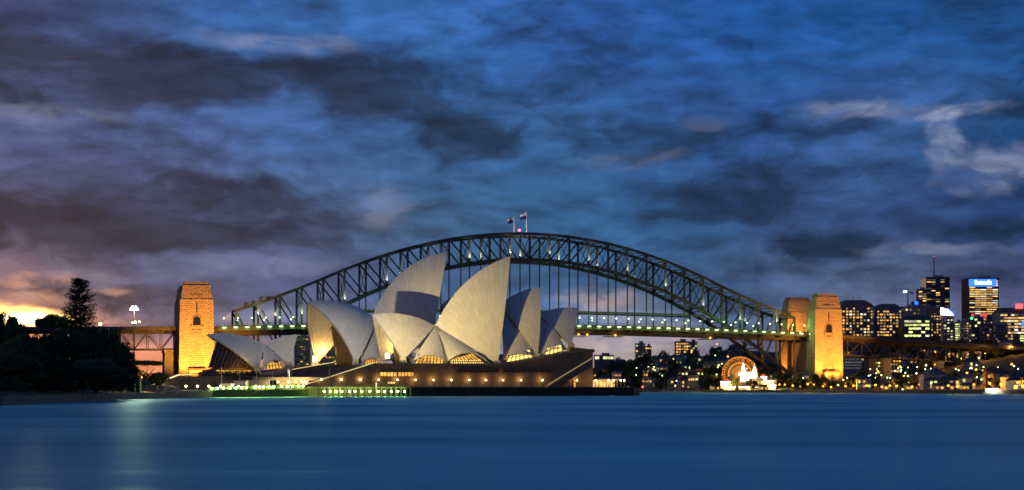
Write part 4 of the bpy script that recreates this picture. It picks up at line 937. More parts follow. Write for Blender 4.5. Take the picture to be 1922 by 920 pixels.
# terrace slab above the arcade, with railing
tr_ = thing('upper_terrace', 'grey upper terrace with railing above the arcade beside the restaurant', 'terrace', tuple(P(560, 706, 640))); a_, b_ = P(484, 703, 625), P(622, 703, 640)
MB().prism([(a_.x, a_.y), (b_.x, b_.y), (b_.x, b_.y+60), (a_.x, a_.y+60)], 0, a_.z).build('slab', M['sandstone'], tr_); mb = MB()
for k in range(40): p = a_.lerp(b_, k/39); mb.bar(p, p+Vector((0, 0, 1.1)), .1)
mb.bar(a_+Vector((0, 0, 1.1)), b_+Vector((0, 0, 1.1)), .14); mb.build('railing', M['white'], tr_)

# ================================================================== TREES
def leaf_quads(mb, c, rx, ry, rz, n, s0, s1, r=rnd, shell_=.55):
    for _ in range(n):
        d = Vector((r.gauss(0, 1), r.gauss(0, 1), r.gauss(0, 1))).normalized(); k = shell_+(1-shell_)*r.random()**.7
        p = Vector((c[0]+d.x*rx*k, c[1]+d.y*ry*k, c[2]+d.z*rz*k)); s_ = r.uniform(s0, s1)
        a_ = Vector((r.gauss(0, 1), r.gauss(0, 1), r.gauss(0, .6))).normalized(); b_ = a_.orthogonal().normalized()*rnd.choice((-1, 1))
        mb.add([p-a_*s_, p+b_*s_*.55, p+a_*s_, p-b_*s_*.55], [(0, 1, 2, 3)])
def crown_mesh(seed, nc, leaves, flat, s0, s1, m_, drop=.5):
    """unit crown: radius about 1, height about 1, standing from z=0.25 to z=1"""
    r = random.Random(seed); mb = MB()
    for k in range(nc):
        a_ = r.uniform(0, 6.283); q = math.sqrt(r.random())*.8; h = .30+.56*math.sqrt(max(0, 1-q*q*1.3))*r.uniform(.72, 1.05) if k % 3 else .22+.3*r.random()
        cr = r.uniform(.2, .36); leaf_quads(mb, (q*math.cos(a_), q*math.sin(a_), h), cr, cr, cr*flat, leaves, s0, s1, r)
    return mb.mesh('crown', m_)
def umbrella_mesh(seed):
    r = random.Random(seed); mb = MB()
    for k in range(46):
        a_ = r.uniform(0, 6.283); q = math.sqrt(r.random())*.85; leaf_quads(mb, (q*math.cos(a_), q*math.sin(a_), .80+.14*math.sqrt(max(0, 1-q*q))*r.uniform(.4, 1)), .24, .24, .05, 190, .02, .045, r)
    return mb.mesh('crown', M['leaf2'])
def trunk_mesh(seed, h=.62, r0=.07):
    r = random.Random(seed); mb = MB(); mb.tube((0, 0, -.04), (.02, 0, h*.5), r0, r0*.7)
    for k in range(6):
        a_ = k*1.05+r.uniform(-.3, .3); e = Vector((.5*math.cos(a_), .5*math.sin(a_), h+r.uniform(-.1, .15))); mid = Vector((.16*math.cos(a_), .16*math.sin(a_), h*.7))
        mb.tube((.02, 0, h*.45), mid, r0*.55, r0*.38, 6); mb.tube(mid, e, r0*.38, r0*.1, 6)
    return mb.mesh('trunk', M['bark'])
CR_N = [crown_mesh(40+k, 62, 165, .30, .022, .05, M['leaf'] if k % 2 == 0 else M['leaf2']) for k in range(4)]; TK = [trunk_mesh(5), trunk_mesh(8)]
CR_U = umbrella_mesh(9); CR_F = [crown_mesh(80+k, 16, 55, .8, .05, .11, M['leaf'] if k % 2 == 0 else M['leaf2']) for k in range(4)]
def tree(loc, rad, h, cm, tm, lab, grp=None, name='tree', cat='tree'):
    t = thing(name, lab, cat, tuple(loc), grp); t.scale = (rad, rad, h); t.rotation_euler = (0, 0, rnd.uniform(0, 6.28))
    for nm, d in (('crown', cm), ('trunk', tm)):
        o = bpy.data.objects.new(nm, d); col.objects.link(o); o.parent = t
    return t
def ptree(px, ytop, wpx, Y, zg, k, lab, grp=None, far=False, name='tree'):
    h = (PZ(ytop, Y)-zg)/1.02; return tree((PX(px, Y), Y, zg), wpx*Y/F/2*(1 if far else 1.3), h, CR_U if k == 99 else (CR_F if far else CR_N)[k % 4], TK[k % 2], lab, grp, name)
FT = [(6,566,72,345,'dark fig tree at the left frame edge under the sunset glow'),(44,616,76,315,'broad dark fig whose crown dips below the sunset glow'),(84,618,70,330,'rounded dark fig left of the tall conifer foot'),
 (103,583,54,405,'flat-topped fig silhouetted high against the sunset beside the conifer'),(128,602,90,335,'dense dark fig hiding the foot of the tall conifer'),(172,604,66,375,'fig tree just past the tall conifer'),
 (202,606,54,400,'fig tree whose top meets the end of the viaduct'),(222,632,56,372,'fig tree under the viaduct truss'),(229,672,56,352,'low fig tree reaching toward the tall lamp mast'),(18,650,96,285,'large dark fig close to the sea wall at the frame edge'),
 (92,660,100,300,'large dark fig close to the sea wall below the conifer'),(178,668,96,320,'large bluish fig close to the sea wall near the lamp mast'),(204,690,60,330,'small round fig low beside the lamp mast')]
for k, (x, y, wd, Y, lab) in enumerate(FT): ptree(x, y, wd, Y, 2.6, 99 if x == 103 else k, lab, 'fig trees of the garden headland', False, 'fig_tree')
ptree(272, 674, 58, 500, 3.2, 99, 'umbrella-shaped tree behind the lamp mast in front of the pier', None, False, 'umbrella_tree'); ptree(296, 696, 34, 520, 3.2, 2, 'small tree beside the umbrella-shaped one, under the viaduct')
for k in range(20):
    x = 2+k*12.5+rnd.uniform(-3, 3); Y = 262+max(0, x)*.45+rnd.uniform(0, 8); ptree(x, rnd.uniform(708, 722), rnd.uniform(24, 40), Y, 1.9, k, 'low rounded shrub along the top of the garden sea wall', 'shrubs along the garden sea wall', True, 'shrub')['category'] = 'shrub'
# Norfolk pine
def pine(px, ytop, Y, zg, lab):
    h = PZ(ytop, Y)-zg; t = thing('norfolk_pine', lab, 'conifer', (PX(px, Y), Y, zg)); r = random.Random(3)
    b = Vector((PX(px, Y), Y, zg)); MB().tube(b, b+Vector((0, 0, h*.98)), .55, .08).build('trunk', M['bark'], t); mb = MB()
    nw = 30
    for i in range(nw):
        q = i/(nw-1); z = h*(.14+.85*q); ln = (7.3*(1-q)**.7+.8)*r.uniform(.8, 1.1)
        if q > .62: ln = (5.0-2.9*((q-.62)/.38)**1.8)*r.uniform(.85, 1.1)
        nbh = 9
        for k in range(nbh):
            if r.random() < .10: continue
            zb_ = z; z = z+h*r.uniform(-.009, .009)
            a_ = 2*math.pi*(k+.5*(i % 2))/nbh+r.uniform(-.2, .2); l1 = ln*r.uniform(.75, 1.1)
            for j in range(46):
                s_ = l1*(.12+.88*j/45); zz = z+.035*s_*s_+.02*s_+r.uniform(-.34, .34); p = b+Vector((s_*math.cos(a_)+r.uniform(-.25, .25), s_*math.sin(a_)+r.uniform(-.25, .25), zz)); sz = r.uniform(.26, .5)*(1.1-.25*j/25)
                d_ = Vector((math.cos(a_)+r.uniform(-.7, .7), math.sin(a_)+r.uniform(-.7, .7), r.uniform(.0, .7))).normalized(); e_ = d_.orthogonal().normalized(); mb.add([p-d_*sz, p+e_*sz*.4, p+d_*sz, p-e_*sz*.4], [(0, 1, 2, 3)])
            z = zb_
    mb.build('crown', M['pineleaf'], t)
pine(150, 525, 400, 3, 'tall tiered Norfolk pine rising above the fig trees')
# tall lamp mast on the headland
t = thing('lamp_mast', 'tall slim lamp mast with a blazing white head beside the garden trees', 'lamp mast', (PX(252, 415), 415, 2.)); Y = 415; b = Vector((PX(252, Y), Y, 2.)); zt_ = PZ(583, Y)
MB().tube(b, Vector((b.x, Y, zt_)), .2, .1).build('pole', M['black'], t)
hd_ = MB().box((b.x, Y, zt_+.2), (2.6, .5, .4)).build('lamp_head', M['lampcase'], t); mb = MB()
for e, g in ((-.75, .1), (-.25, -.1), (.25, -.1), (.75, .1), (-.45, .55), (0, .5), (.45, .55)): mb.ball((b.x+e, Y-.2, zt_+.35+g), .28)
mb.build('bulbs', M['e_white'], hd_); light('mast_light', t, Vector((b.x, Y-1.5, zt_+.3)), 15e3, (1, .84, .55), .6)
for x, y, r_ in ((248.5, 606, .22), (254, 605, .34), (261.5, 604, .2)):
    q = P(x, y, Y); ar_ = MB().bar((b.x, Y, q.z-.6), (q.x, Y, q.z-.3), .1).build('side_arm', M['black'], t); MB().ball(q, r_).build('bulb', M['e_warm'], ar_)
q = P(188, 608, 430); t = thing('garden_lamp', 'small yellow lamp glowing above the fig trees by the viaduct', 'lamp', (q.x, q.y, 4)); MB().tube((q.x, q.y, 4), q, .12).build('lamp_post', M['black'], t); MB().ball(q, .42).build('lamp_globe', M['e_warm'], t)
bx = thing('portable_huts', 'row of teal shipping huts at the foot of the lamp mast', 'hut', (PX(253, 410), 410, 2)); 
for k, (x0, x1) in enumerate(((241, 246), (247, 252), (254, 262))): a_, b2 = P(x0, 738, 409), P(x1, 710, 409); MB().box(((a_.x+b2.x)/2, 410, (a_.z+b2.z)/2), (b2.x-a_.x, 1.6, b2.z-a_.z)).build('hut', M['teal'], bx)
light('hut_glow', bx, P(276, 728, 430), 1200, (1, .55, .12), .4)

# ================================================================== CITY ACROSS THE WATER
WM = {}
def wmesh(wd, ht, m_):
    k = (round(wd, 2), round(ht, 2), m_)
    if k not in WM: WM[k] = MB().box((0, 0, 0), (wd, .3, ht)).mesh('window', M[m_])
    return WM[k]
def tower(x0, x1, yt, yb, Y, label, body, rows, cols, mats, lit, depth=None, fill=(.72, .55), seed=0, name='tower_block', cat='tower block', roof=None, side=True, rot=0., grp=None):
    r = random.Random(seed or int(x0)); a_, b_ = P(x0, yb, Y), P(x1, yt, Y); wd = b_.x-a_.x; ht = b_.z-a_.z; dp = depth or wd*.8
    t = thing(name, label, cat, ((a_.x+b_.x)/2, Y, a_.z), grp); t.rotation_euler = (0, 0, rot)
    if roof == 'cham':
        mb = MB(); mb.loft([[(-wd/2, 0, -14), (wd/2, 0, -14), (wd/2, dp, -14), (-wd/2, dp, -14)], [(-wd/2, 0, ht*.82), (wd/2, 0, ht*.82), (wd/2, dp, ht*.82), (-wd/2, dp, ht*.82)], [(-wd*.42, 1, ht*.9), (wd*.40, 1, ht*.9), (wd*.4, dp, ht*.9), (-wd*.42, dp, ht*.9)], [(-wd*.34, 2, ht), (wd*.22, 2, ht), (wd*.22, dp, ht), (-wd*.34, dp, ht)]])
    elif roof == 'round':
        mb = MB(); rg = [[(-wd/2, 0, -14), (wd/2, 0, -14), (wd/2, dp, -14), (-wd/2, dp, -14)]]
        for k in range(7): q = k/6; f = math.sqrt(max(0, 1-(q*.86)**2)); rg.append([(-wd/2*f, .6*k, ht*(.74+.26*q)), (wd/2*f, .6*k, ht*(.74+.26*q)), (wd/2*f, dp, ht*(.74+.26*q)), (-wd/2*f, dp, ht*(.74+.26*q))])
        mb.loft(rg)
    else: mb = MB(); mb.box((0, dp/2, (ht-14)/2), (wd, dp, ht+14))
    o = bpy.data.objects.new('body', mb.mesh('body', M[body])); col.objects.link(o); o.parent = t
    if roof in (None, 'plant'):
        o = bpy.data.objects.new('parapet', MB().box((0, dp/2, ht+.5), (wd+.6, dp+.6, 1.)).mesh('parapet', M['dgrey'])); col.objects.link(o); o.parent = t
        o = bpy.data.objects.new('plant_room', MB().box((wd*.1, dp/2, ht+2.4), (wd*.4, dp*.4, 2.8)).mesh('plant_room', M['grey'])); col.objects.link(o); o.parent = t
    top = ht*(.80 if roof in ('cham', 'round') else .97)
    cw, rh = wd*.94/cols, top/rows
    if fill[0] < .8 and rows > 3:
        mb = MB()
        for i in range(1, rows): mb.box((0, -.35, rh*i+.1), (wd*(.99 if roof is None else .96), .9, .55))
        o = bpy.data.objects.new('balcony_slabs', mb.mesh('balcony_slabs', M['grey'])); col.objects.link(o); o.parent = t
    for i in range(rows):
        bias = r.uniform(.6, 1.3)
        for j in range(cols):
            if r.random() < lit*bias: mm = r.choice(mats)
            elif r.random() < .5: mm = r.choice(('w_dim', 'w_dark', 'w_dark'))
            else: continue
            o = bpy.data.objects.new('window', wmesh(cw*fill[0], rh*fill[1], mm)); col.objects.link(o); o.parent = t
            o.location = (-wd*.47+cw*(j+.5), -.1, rh*(i+.55))
            if fill[0] < .75: o.scale = (r.uniform(.45, 1.25), 1, r.uniform(.7, 1.1))
    return t
def add(t, nm, mb, m_): o = bpy.data.objects.new(nm, mb.mesh(nm, M[m_])); col.objects.link(o); o.parent = t; return o
def dims(x0, x1, yt, yb, Y): a_, b_ = P(x0, yb, Y), P(x1, yt, Y); return b_.x-a_.x, b_.z-a_.z
T = tower(1578,1642,563,632,1750,'warm-lit apartment block with stepped roof right beside the orange pylon','dgrey',10,9,('w_warm','w_gold','w_warm','w_white'),.66,roof='cham',seed=5,fill=(.6,.55))
wd, ht = dims(1578,1642,563,632,1750)
for k in (-.36, -.08, .14, .42): add(T, 'fin', MB().box((wd*k, -.5, ht*.4), (.8, 1.0, ht*.8)), 'beige')
for k in (-.1, .1): add(T, 'antenna', MB().tube((wd*k, 6, ht), (wd*k, 6, ht+5), .25), 'pole')
T = tower(1644,1694,570,632,1760,'warm-lit apartment block with rounded roof second from the orange pylon','dgrey',9,8,('w_warm','w_gold','w_warm'),.66,roof='round',seed=9,fill=(.7,.5))
tower(1688,1768,577,632,1900,'long plain beige slab block behind the domed office','beige',8,10,('w_warm',),.12,seed=3,fill=(.4,.4))
tower(1696,1746,592,634,1720,'low office with grey domed roof and yellow-green window bands','slate',5,6,('w_green','w_green','w_white'),.72,roof='round',seed=4,fill=(.92,.5))
T = tower(1738,1783,521,605,2050,'tall black office tower with a mast on its roof','navy',20,5,('w_warm','w_dim','w_warm'),.26,roof='plant',seed=14,fill=(.85,.42)); wd, ht = dims(1738,1783,521,605,2050)
add(T, 'mast', MB().tube((-wd*.08, 10, ht), (-wd*.08, 10, ht+28), .9, .5), 'dgrey'); add(T, 'mast_light', MB().ball((-wd*.08, 10, ht+28.5), .8), 'e_pink')
tower(1723,1740,544,605,2040,'narrow lit brown annex leaning on the black office tower','brown',14,2,('w_warm','w_warm','w_dim'),.6,seed=2,fill=(.8,.45))
tower(1746,1773,580,632,1850,'brown brick block with small windows below the black tower','brown',10,5,('w_warm','w_gold'),.3,seed=22,fill=(.5,.45))
T = tower(1770,1790,592,640,1780,'pale slim tower whose sloping roof glows white and blue','grey',9,3,('w_white','w_green'),.55,roof='x',seed=6,fill=(.7,.4)); wd, ht = dims(1770,1790,592,640,1780)
add(T, 'glowing_roof', MB().slab([(-wd*.7, -.6, ht+9), (-wd*.7, -.6, ht+.5), (wd*.5, -.6, ht), (wd*.35, -.6, ht+2.5), (-wd*.1, -.6, ht+7)], 1.5), 'e_cyan'); add(T, 'blue_edge', MB().bar((-wd*.1, -.9, ht+8.6), (wd*.55, -.9, ht+1.2), .8), 'e_blue')
tower(1792,1806,606,640,1770,'narrow block with yellow-green stacked windows beside the pale grid block','dgrey',8,2,('w_green','w_green'),.75,seed=7,fill=(.8,.5))
tower(1803,1824,604,642,1765,'pale gridded apartment block with recessed balconies','cream',8,4,('w_dim','w_warm'),.3,seed=8,fill=(.7,.5))
T = tower(1823,1846,596,644,1800,'dark teal glass block with a green light on its corner','teal',8,4,('w_dim','w_green'),.12,seed=12); wd, ht = dims(1823,1846,596,644,1800); add(T, 'corner_light', MB().ball((-wd*.48, -.8, ht-1), 1.5), 'e_greenl')
T = tower(1818,1875,523,612,2000,'gold-lit office tower with a glowing blue-white rooftop sign','brown',21,5,('w_warm','w_white','w_warm','w_warm'),.86,roof='plant',seed=31,fill=(.93,.42)); wd, ht = dims(1818,1875,523,612,2000)
sg_ = add(T, 'sign_panel', MB().box((-wd*.04, -.5, ht-5.5), (wd*.9, .5, 9.5)), 'e_blue'); mb = MB(); xx = -wd*.3
for k, hgt_ in enumerate((5.2, 3.6, 3.7, 3.6, 3.6, 3.6, 3.8, 5.2, 3.6)):
    mb.box((xx+wd*.033, -.95, ht-7.4+hgt_/2), (wd*.052, .3, hgt_)); xx += wd*.061
add(T, 'sign_lettering', mb, 'e_sign')
T.children
for k, e in enumerate((-.3, .0, .2)): add(T, 'antenna', MB().tube((wd*e, 8, ht), (wd*e, 8, ht+(5, 11, 4)[k]), .25), 'pole')
T = tower(1823,1852,589,640,1900,'low block topped by a red and blue lit band under the sign tower','brown',8,5,('w_warm','w_dim'),.3,roof='x',seed=16); wd, ht = dims(1823,1852,589,640,1900)
add(T, 'red_band', MB().box((0, -.5, ht-2.5), (wd*.98, .5, 4.6)), 'e_red2'); add(T, 'blue_band', MB().box((-wd*.2, -.6, ht-6.2), (wd*.4, .4, 1.8)), 'e_sign')
tower(1843,1866,610,648,1740,'brown masonry block with dark upper windows below the sign tower','brown',7,5,('w_gold','w_warm'),.22,seed=18,fill=(.6,.5)); tower(1864,1892,611,650,1735,'dark ribbed block beside the brown masonry block','dgrey',7,7,('w_dim','w_warm'),.14,seed=19,fill=(.5,.75))
T = tower(1876,1932,587,650,1780,'wide gold-lit office at the frame edge with a dark hipped roof','beige',11,8,('w_warm','w_warm','w_white'),.8,roof='x',seed=21,fill=(.9,.5)); wd, ht = dims(1876,1932,587,650,1780)
add(T, 'hipped_roof', MB().loft([[(-wd*.5, 0, ht), (wd*.5, 0, ht), (wd*.5, 30, ht), (-wd*.5, 30, ht)], [(-wd*.36, 6, ht+6), (wd*.5, 6, ht+6), (wd*.5, 24, ht+6), (-wd*.36, 24, ht+6)]]), 'brown'); add(T, 'pink_sign', MB().box((wd*.18, 2, ht+7.6), (9, .6, 6)), 'e_pink'); add(T, 'blue_sign', MB().box((wd*.33, -.6, ht-13), (5, .4, 7)), 'e_blue')
tower(1913,1960,628,655,1700,'low office with bright yellow-green bands at the frame edge','dgrey',6,6,('w_green','w_green'),.85,seed=23,fill=(.9,.55))
tower(1584,1618,666,694,1560,'low terraced office with pale horizontal balcony lines behind the viaduct piers','grey',5,1,('w_dim',),1.,seed=24,fill=(.98,.3),name='terraced_office',cat='office')
tower(1627,1658,672,702,1500,'yellow-lit waterfront building seen between two viaduct piers','dgrey',5,6,('w_green','w_warm','w_gold'),.6,seed=25,fill=(.75,.5),name='waterfront_building',cat='building')
tower(1670,1692,668,700,1500,'gold-lit waterfront block just past the second pair of piers','brown',5,4,('w_gold','w_warm'),.55,seed=26,fill=(.6,.5),name='waterfront_building',cat='building')
T = tower(1268,1293,642,674,1850,'brightly gold-lit apartment block on the hill under the bridge deck','brown',6,5,('w_gold','w_warm'),.85,seed=27,fill=(.75,.5),name='hill_apartment',cat='apartment block'); tower(1292,1309,643,672,1880,'grey half-lit apartment block joined to the gold one on the hill','grey',7,4,('w_green','w_dim'),.35,seed=28,fill=(.8,.4),name='hill_apartment',cat='apartment block')
tower(1193,1211,646,672,1900,'small grey hilltop block with a few yellow-green windows','grey',5,4,('w_green','w_warm'),.3,seed=29,name='hill_apartment',cat='apartment block'); tower(1211,1223,651,672,1910,'short brown hilltop block beside the small grey one','brown',4,3,('w_warm',),.3,seed=30,name='hill_apartment',cat='apartment block')
tower(1116,1152,668,676,1900,'long low building with a bright yellow window line on the ridge','dgrey',1,9,('w_green','w_white'),.9,seed=33,fill=(.9,.6),name='ridge_building',cat='building')
tower(552,580,633,700,1400,'grey waterfront apartment block seen between restaurant and big shell','grey',14,5,('w_warm','w_gold'),.14,seed=34,fill=(.8,.35),name='waterfront_apartment',cat='apartment block')
tower(586,640,640,700,1420,'dim apartment block mostly hidden behind the leftmost big shell','grey',12,8,('w_warm',),.1,seed=35,fill=(.7,.35),name='waterfront_apartment',cat='apartment block')
tower(1700,1716,577,585,2000,'small dark roof block carrying the tower crane','dgrey',1,2,('w_dim',),.2,seed=36,name='roof_block',cat='building')
# crane
cb = P(1704, 590, 1990); t = thing('tower_crane', 'tower crane with a blue-lit jib above the beige slab', 'crane', tuple(cb)); tp = P(1704, 548, 1990)
MB().bar(cb, tp, 1.3).build('crane_mast', M['dgrey'], t); j = MB(); j.bar(P(1692, 549, 1990), P(1713, 549, 1990), 1.1); j.bar(tp, P(1704, 541, 1990), .6); j.bar(P(1704, 541, 1990), P(1695, 548.5, 1990), .3); j.bar(P(1704, 541, 1990), P(1711, 548.5, 1990), .3)
jj = j.build('jib', M['dgrey'], t); MB().box(P(1699, 547.6, 1988), (4.2, .8, 2.2)).build('jib_sign', M['e_sign'], jj); MB().box(P(1712, 550, 1989), (2.4, 2, 2.6)).build('counterweight', M['dgrey'], jj)
t = thing('rooftop_sign', 'small blue light box on the roof edge beside the crane', 'sign', tuple(P(1718, 575, 1980))); MB().box(P(1718, 570.5, 1980), (11, 1.2, 5.5)).build('sign_panel', M['navy'], t); MB().box(P(1720, 569, 1979), (4.5, .5, 3.6)).build('lit_box', M['e_blue'], t)

# houses on the hill
def house(px, d, wd, ht, body, roofm, wins, lab, grp, rot):
    Y = nshore(px)+d; zg = nz(px, d); t = thing('hill_house', lab, 'house', (PX(px, Y), Y, zg), grp); t.rotation_euler = (0, 0, rot); dp = wd*.8
    add(t, 'walls', MB().box((0, dp/2, ht/2-2), (wd, dp, ht+4)), body); e = .5; rz_ = ht+wd*.22
    add(t, 'roof', MB().add([(-wd/2-e, -e, ht), (wd/2+e, -e, ht), (wd/2+e, dp+e, ht), (-wd/2-e, dp+e, ht), (-wd/2+wd*.2, dp/2, rz_), (wd/2-wd*.2, dp/2, rz_)], [(0, 1, 5, 4), (1, 2, 5), (2, 3, 4, 5), (3, 0, 4), (3, 2, 1, 0)]), roofm)
    for k in range(len(wins)):
        if wins[k]: o = bpy.data.objects.new('window', wmesh(1.7, 1.9, wins[k])); col.objects.link(o); o.parent = t; o.location = (-wd*.35+wd*.7*(k % 3)/2, -.1, ht*(.35 if k < 3 else .75))
hl = ['pale house among dark trees on the far hillside', 'grey house among dark trees on the far hillside', 'brick house among dark trees on the far hillside']
r = random.Random(77); HS = []
for k in range(95):
    px = r.choice((r.uniform(1118, 1360), r.uniform(1118, 1360), r.uniform(1360, 1530), r.uniform(1590, 1930))); d = r.uniform(20, 420) if px < 1580 else r.choice((r.uniform(14, 60), r.uniform(480, 640), r.uniform(480, 640))); kk = r.randrange(3)
    ws = [r.choice((None, None, 'w_warm', 'w_dim', 'w_dark', 'w_green', 'w_gold')) for _ in range(6)]
    house(px, d, r.uniform(8, 15), r.uniform(5, 10), ('cream', 'grey', 'brown')[kk], ('slate', 'slate', 'redroof')[kk], ws, hl[kk], 'houses on the far hillside', r.uniform(-.5, .5))
# hillside trees
for k in range(230):
    px = r.choice((r.uniform(1020, 1400), r.uniform(1100, 1400), r.uniform(1400, 1560), r.uniform(1585, 2080))); d = r.uniform(10, 520) if px < 1580 else r.choice((r.uniform(8, 60), r.uniform(500, 720), r.uniform(500, 720))); Y = nshore(px)+d
    tree((PX(px, Y), Y, nz(px, d)-.5), r.uniform(4.5, 9), r.uniform(8, 15), CR_F[k % 4], TK[k % 2], 'dark round tree among the houses of the far hillside', 'trees of the far hillside')
for k in range(20):
    px = r.uniform(480, 640) if k < 6 else r.uniform(-40, 300); Y = r.uniform(1230, 1330); tree((PX(px, Y), Y, 5), r.uniform(5, 9), r.uniform(9, 14), CR_F[k % 4], TK[k % 2], 'dark tree on the shore beyond the opera house', 'trees on the city shore')
# waterfront trees that stand out in front of the lights
for x, y, wd, dd_, lab in ((1377,712,20,14,'round tree in front of the fair lights left of the white gate'),(1411,711,26,12,'round tree at the foot of the white fair gate'),(1549,709,42,20,'broad dark tree before the orange pylon base'),(1524,712,22,24,'small dark tree just left of the orange pylon base'),(1612,690,26,60,'round dark tree behind the first viaduct pier'),(1693,706,30,40,'dark tree on the quay below the viaduct'),(1641,700,22,50,'dark tree between the viaduct piers'),(1480,712,24,30,'dark tree below the bridge bearing'),(1838,692,24,110,'orange-lit tree glowing on the slope below the viaduct'),(1790,700,34,90,'dark tree on the slope behind the quay road'),(1890,700,40,70,'dark tree behind the quay lamps near the frame edge')):
    Y = nshore(x)+dd_; zg = nz(x, dd_)-.4; ptree(x, y, wd, Y, zg, int(x), lab, None, True, 'waterfront_tree')
# street lamps spread through the hillside and the quays
sl = post_lamp('street_lamp', 'orange street lamp on the far quay', 'street lamp', 'orange lamps along the far quay', 6, 'e_orange', .72, 24000, (1, .38, .04)); f_ = True
QL = [(1463,722),(1473,722),(1516,721),(1528,722),(1573,723),(1602,724),(1626,724),(1643,723),(1670,724),(1739,725),(1769,708),(1813,724),(1689,688),(1696,706),(1845,696),(1832,694),(1879,722),(1910,718),(1919,725),(1899,684),(1298,661),(1346,646)]+[(1488,724),(1502,725),(1545,725),(1560,727),(1587,725),(1655,726),(1683,725),(1712,726),(1726,722),(1755,725),(1780,724),(1797,726),(1828,722),(1858,720),(1893,726),(1905,728),(1815,700),(1865,702)]
for x, y in QL:
    Y = nshore(x)+12
    if y < 715: Y = nshore(x)+(90 if y > 690 else 130)
    place(sl, Vector((PX(x, Y), Y, PZ(y, Y)-6)), f_); f_ = False
wl2 = post_lamp('hill_lamp', 'small pale street lamp among the far hillside houses', 'street lamp', 'pale lamps on the far hillside', 5, 'e_warm', .38, 120, (1, .8, .4)); f_ = True
next(c for c in wl2.children if c.name.startswith('lamp_globe')).data.materials[0] = M['e_deck']
for k in range(95):
    px = r.choice((r.uniform(1120, 1360), r.uniform(1360, 1520), r.uniform(1590, 1925), r.uniform(1590, 1925))); d = r.uniform(15, 330); Y = nshore(px)+d; place(wl2, Vector((PX(px, Y), Y, nz(px, d)+r.uniform(0, 5))), f_); f_ = False
for x, y in ((1720,701),(1738,686),(1694,731),(1345,703),(1243,705)):
    Y = nshore(x)+8; c = copy_tree(wl2, None, 'white lamp standing apart near the far waterline'); c['group'] = 'white lamps near the far waterline'; c.location = (PX(x, Y), Y, PZ(y, Y)-5)
pl2 = post_lamp('pier_lamp', 'orange street lamp standing near the viaduct piers', 'street lamp', 'orange lamps near the viaduct piers', 7, 'e_orange', .5, 9000, (1, .42, .06)); f_ = True
for s0, off in ((330,26),(362,24),(388,27),(418,24),(442,26),(472,24),(498,26),(530,25),(556,26)):
    q = B(s0, off, 0); px = CX+q.x/q.y*F; place(pl2, Vector((q.x, q.y, nz(px, q.y-nshore(px))-.3)), f_); f_ = False
# quay wall and road strip
qw = thing('far_quay_wall', 'low stone quay wall along the far waterfront', 'quay wall', (PX(1600, 1130), 1130, 0)); mb = MB()
for (a_, ya), (b2, yb) in zip(NS[2:], NS[3:]):
    for k in range(8): p = Vector((PX(a_, ya), ya, 0)).lerp(Vector((PX(b2, yb), yb, 0)), k/8); q = Vector((PX(a_, ya), ya, 0)).lerp(Vector((PX(b2, yb), yb, 0)), (k+1)/8-.002); mb.bar(p+Vector((0, -.6, .8)), q+Vector((0, -.6, .8)), 1., 3.0)
mb.build('wall_blocks', M['sandstone'], qw)
# quay sheds
for x0, x1, lab in ((1660,1682,'long low lit boat shed on the quay by the orange lamps'),(1754,1792,'long pale quay shed with striped front near the piers'),(1806,1832,'low lit quay shed under an orange lamp'),(1700,1726,'low dark quay shed beside the waterfront tree'),(1425,1440,'low pale boathouse beside the fairground stalls'),(1333,1350,'pale waterside boathouse left of the fair')):
    Y = nshore(x0)+6; a_, b2 = P(x0, 736, Y), P(x1, 727, Y); t = thing('quay_shed', lab, 'shed', ((a_.x+b2.x)/2, Y, 2)); wd = b2.x-a_.x
    add(t, 'walls', MB().box((0, 3, 1.6), (wd, 6, 3.6)), 'cream'); add(t, 'roof', MB().add([(-wd/2-.4, -.4, 3.4), (wd/2+.4, -.4, 3.4), (wd/2+.4, 6.4, 3.4), (-wd/2-.4, 6.4, 3.4), (-wd/2-.4, 3, 4.8), (wd/2+.4, 3, 4.8)], [(0, 1, 5, 4), (2, 3, 4, 5), (1, 2, 5), (3, 0, 4), (3, 2, 1, 0)]), 'slate')
    for k in range(4): o = bpy.data.objects.new('window', wmesh(1.6, 1.4, ('w_gold', 'w_warm', 'w_dark', 'w_gold')[k])); col.objects.link(o); o.parent = t; o.location = (-wd*.36+wd*.24*k, -.1, 1.7)

# fairground: wheel, white gate, stalls
Yw = 1385; wc = P(1389, 703, Yw); rw = 33*Yw/F; t = thing('ferris_wheel', 'orange-lit Ferris wheel behind the white fair gate', 'Ferris wheel', (wc.x, Yw, 3))
def ring(mb, c, r_, th, n=48):
    for k in range(n): a_, b2 = 2*math.pi*k/n, 2*math.pi*(k+1)/n; mb.bar(c+Vector((r_*math.cos(a_), 0, r_*math.sin(a_))), c+Vector((r_*math.cos(b2), 0, r_*math.sin(b2))), th, th, up=(0, 1, 0))
for rr, th, mm in ((1., .7, 'e_wheel'), (.9, .5, 'e_wheel'), (.66, .6, 'e_wheel2'), (.44, .6, 'e_wheel')): mb = MB(); ring(mb, wc, rw*rr, th); mb.build('rim', M[mm], t)
for k in range(40):
    a_ = 2*math.pi*k/40; e = wc+Vector((rw*math.cos(a_), 0, rw*math.sin(a_))); MB().bar(wc+Vector((0, -.5, 0)), e, .42, .42, up=(0, 1, 0)).build('spoke', M['e_wheel'], t)
    if k % 2 == 0: g_ = MB().box(e+Vector((0, 0, -1.4)), (1.6, 1.8, 1.6)).build('gondola', M['red'], t); MB().box(e+Vector((0, 0, -.4)), (1.9, 2.1, .3)).build('gondola_roof', M['e_wheel2'], g_)
MB().tube(wc+Vector((0, -1.4, 0)), wc+Vector((0, 1.4, 0)), 1.4, 1.4, 12).build('hub', M['e_gate'], t)
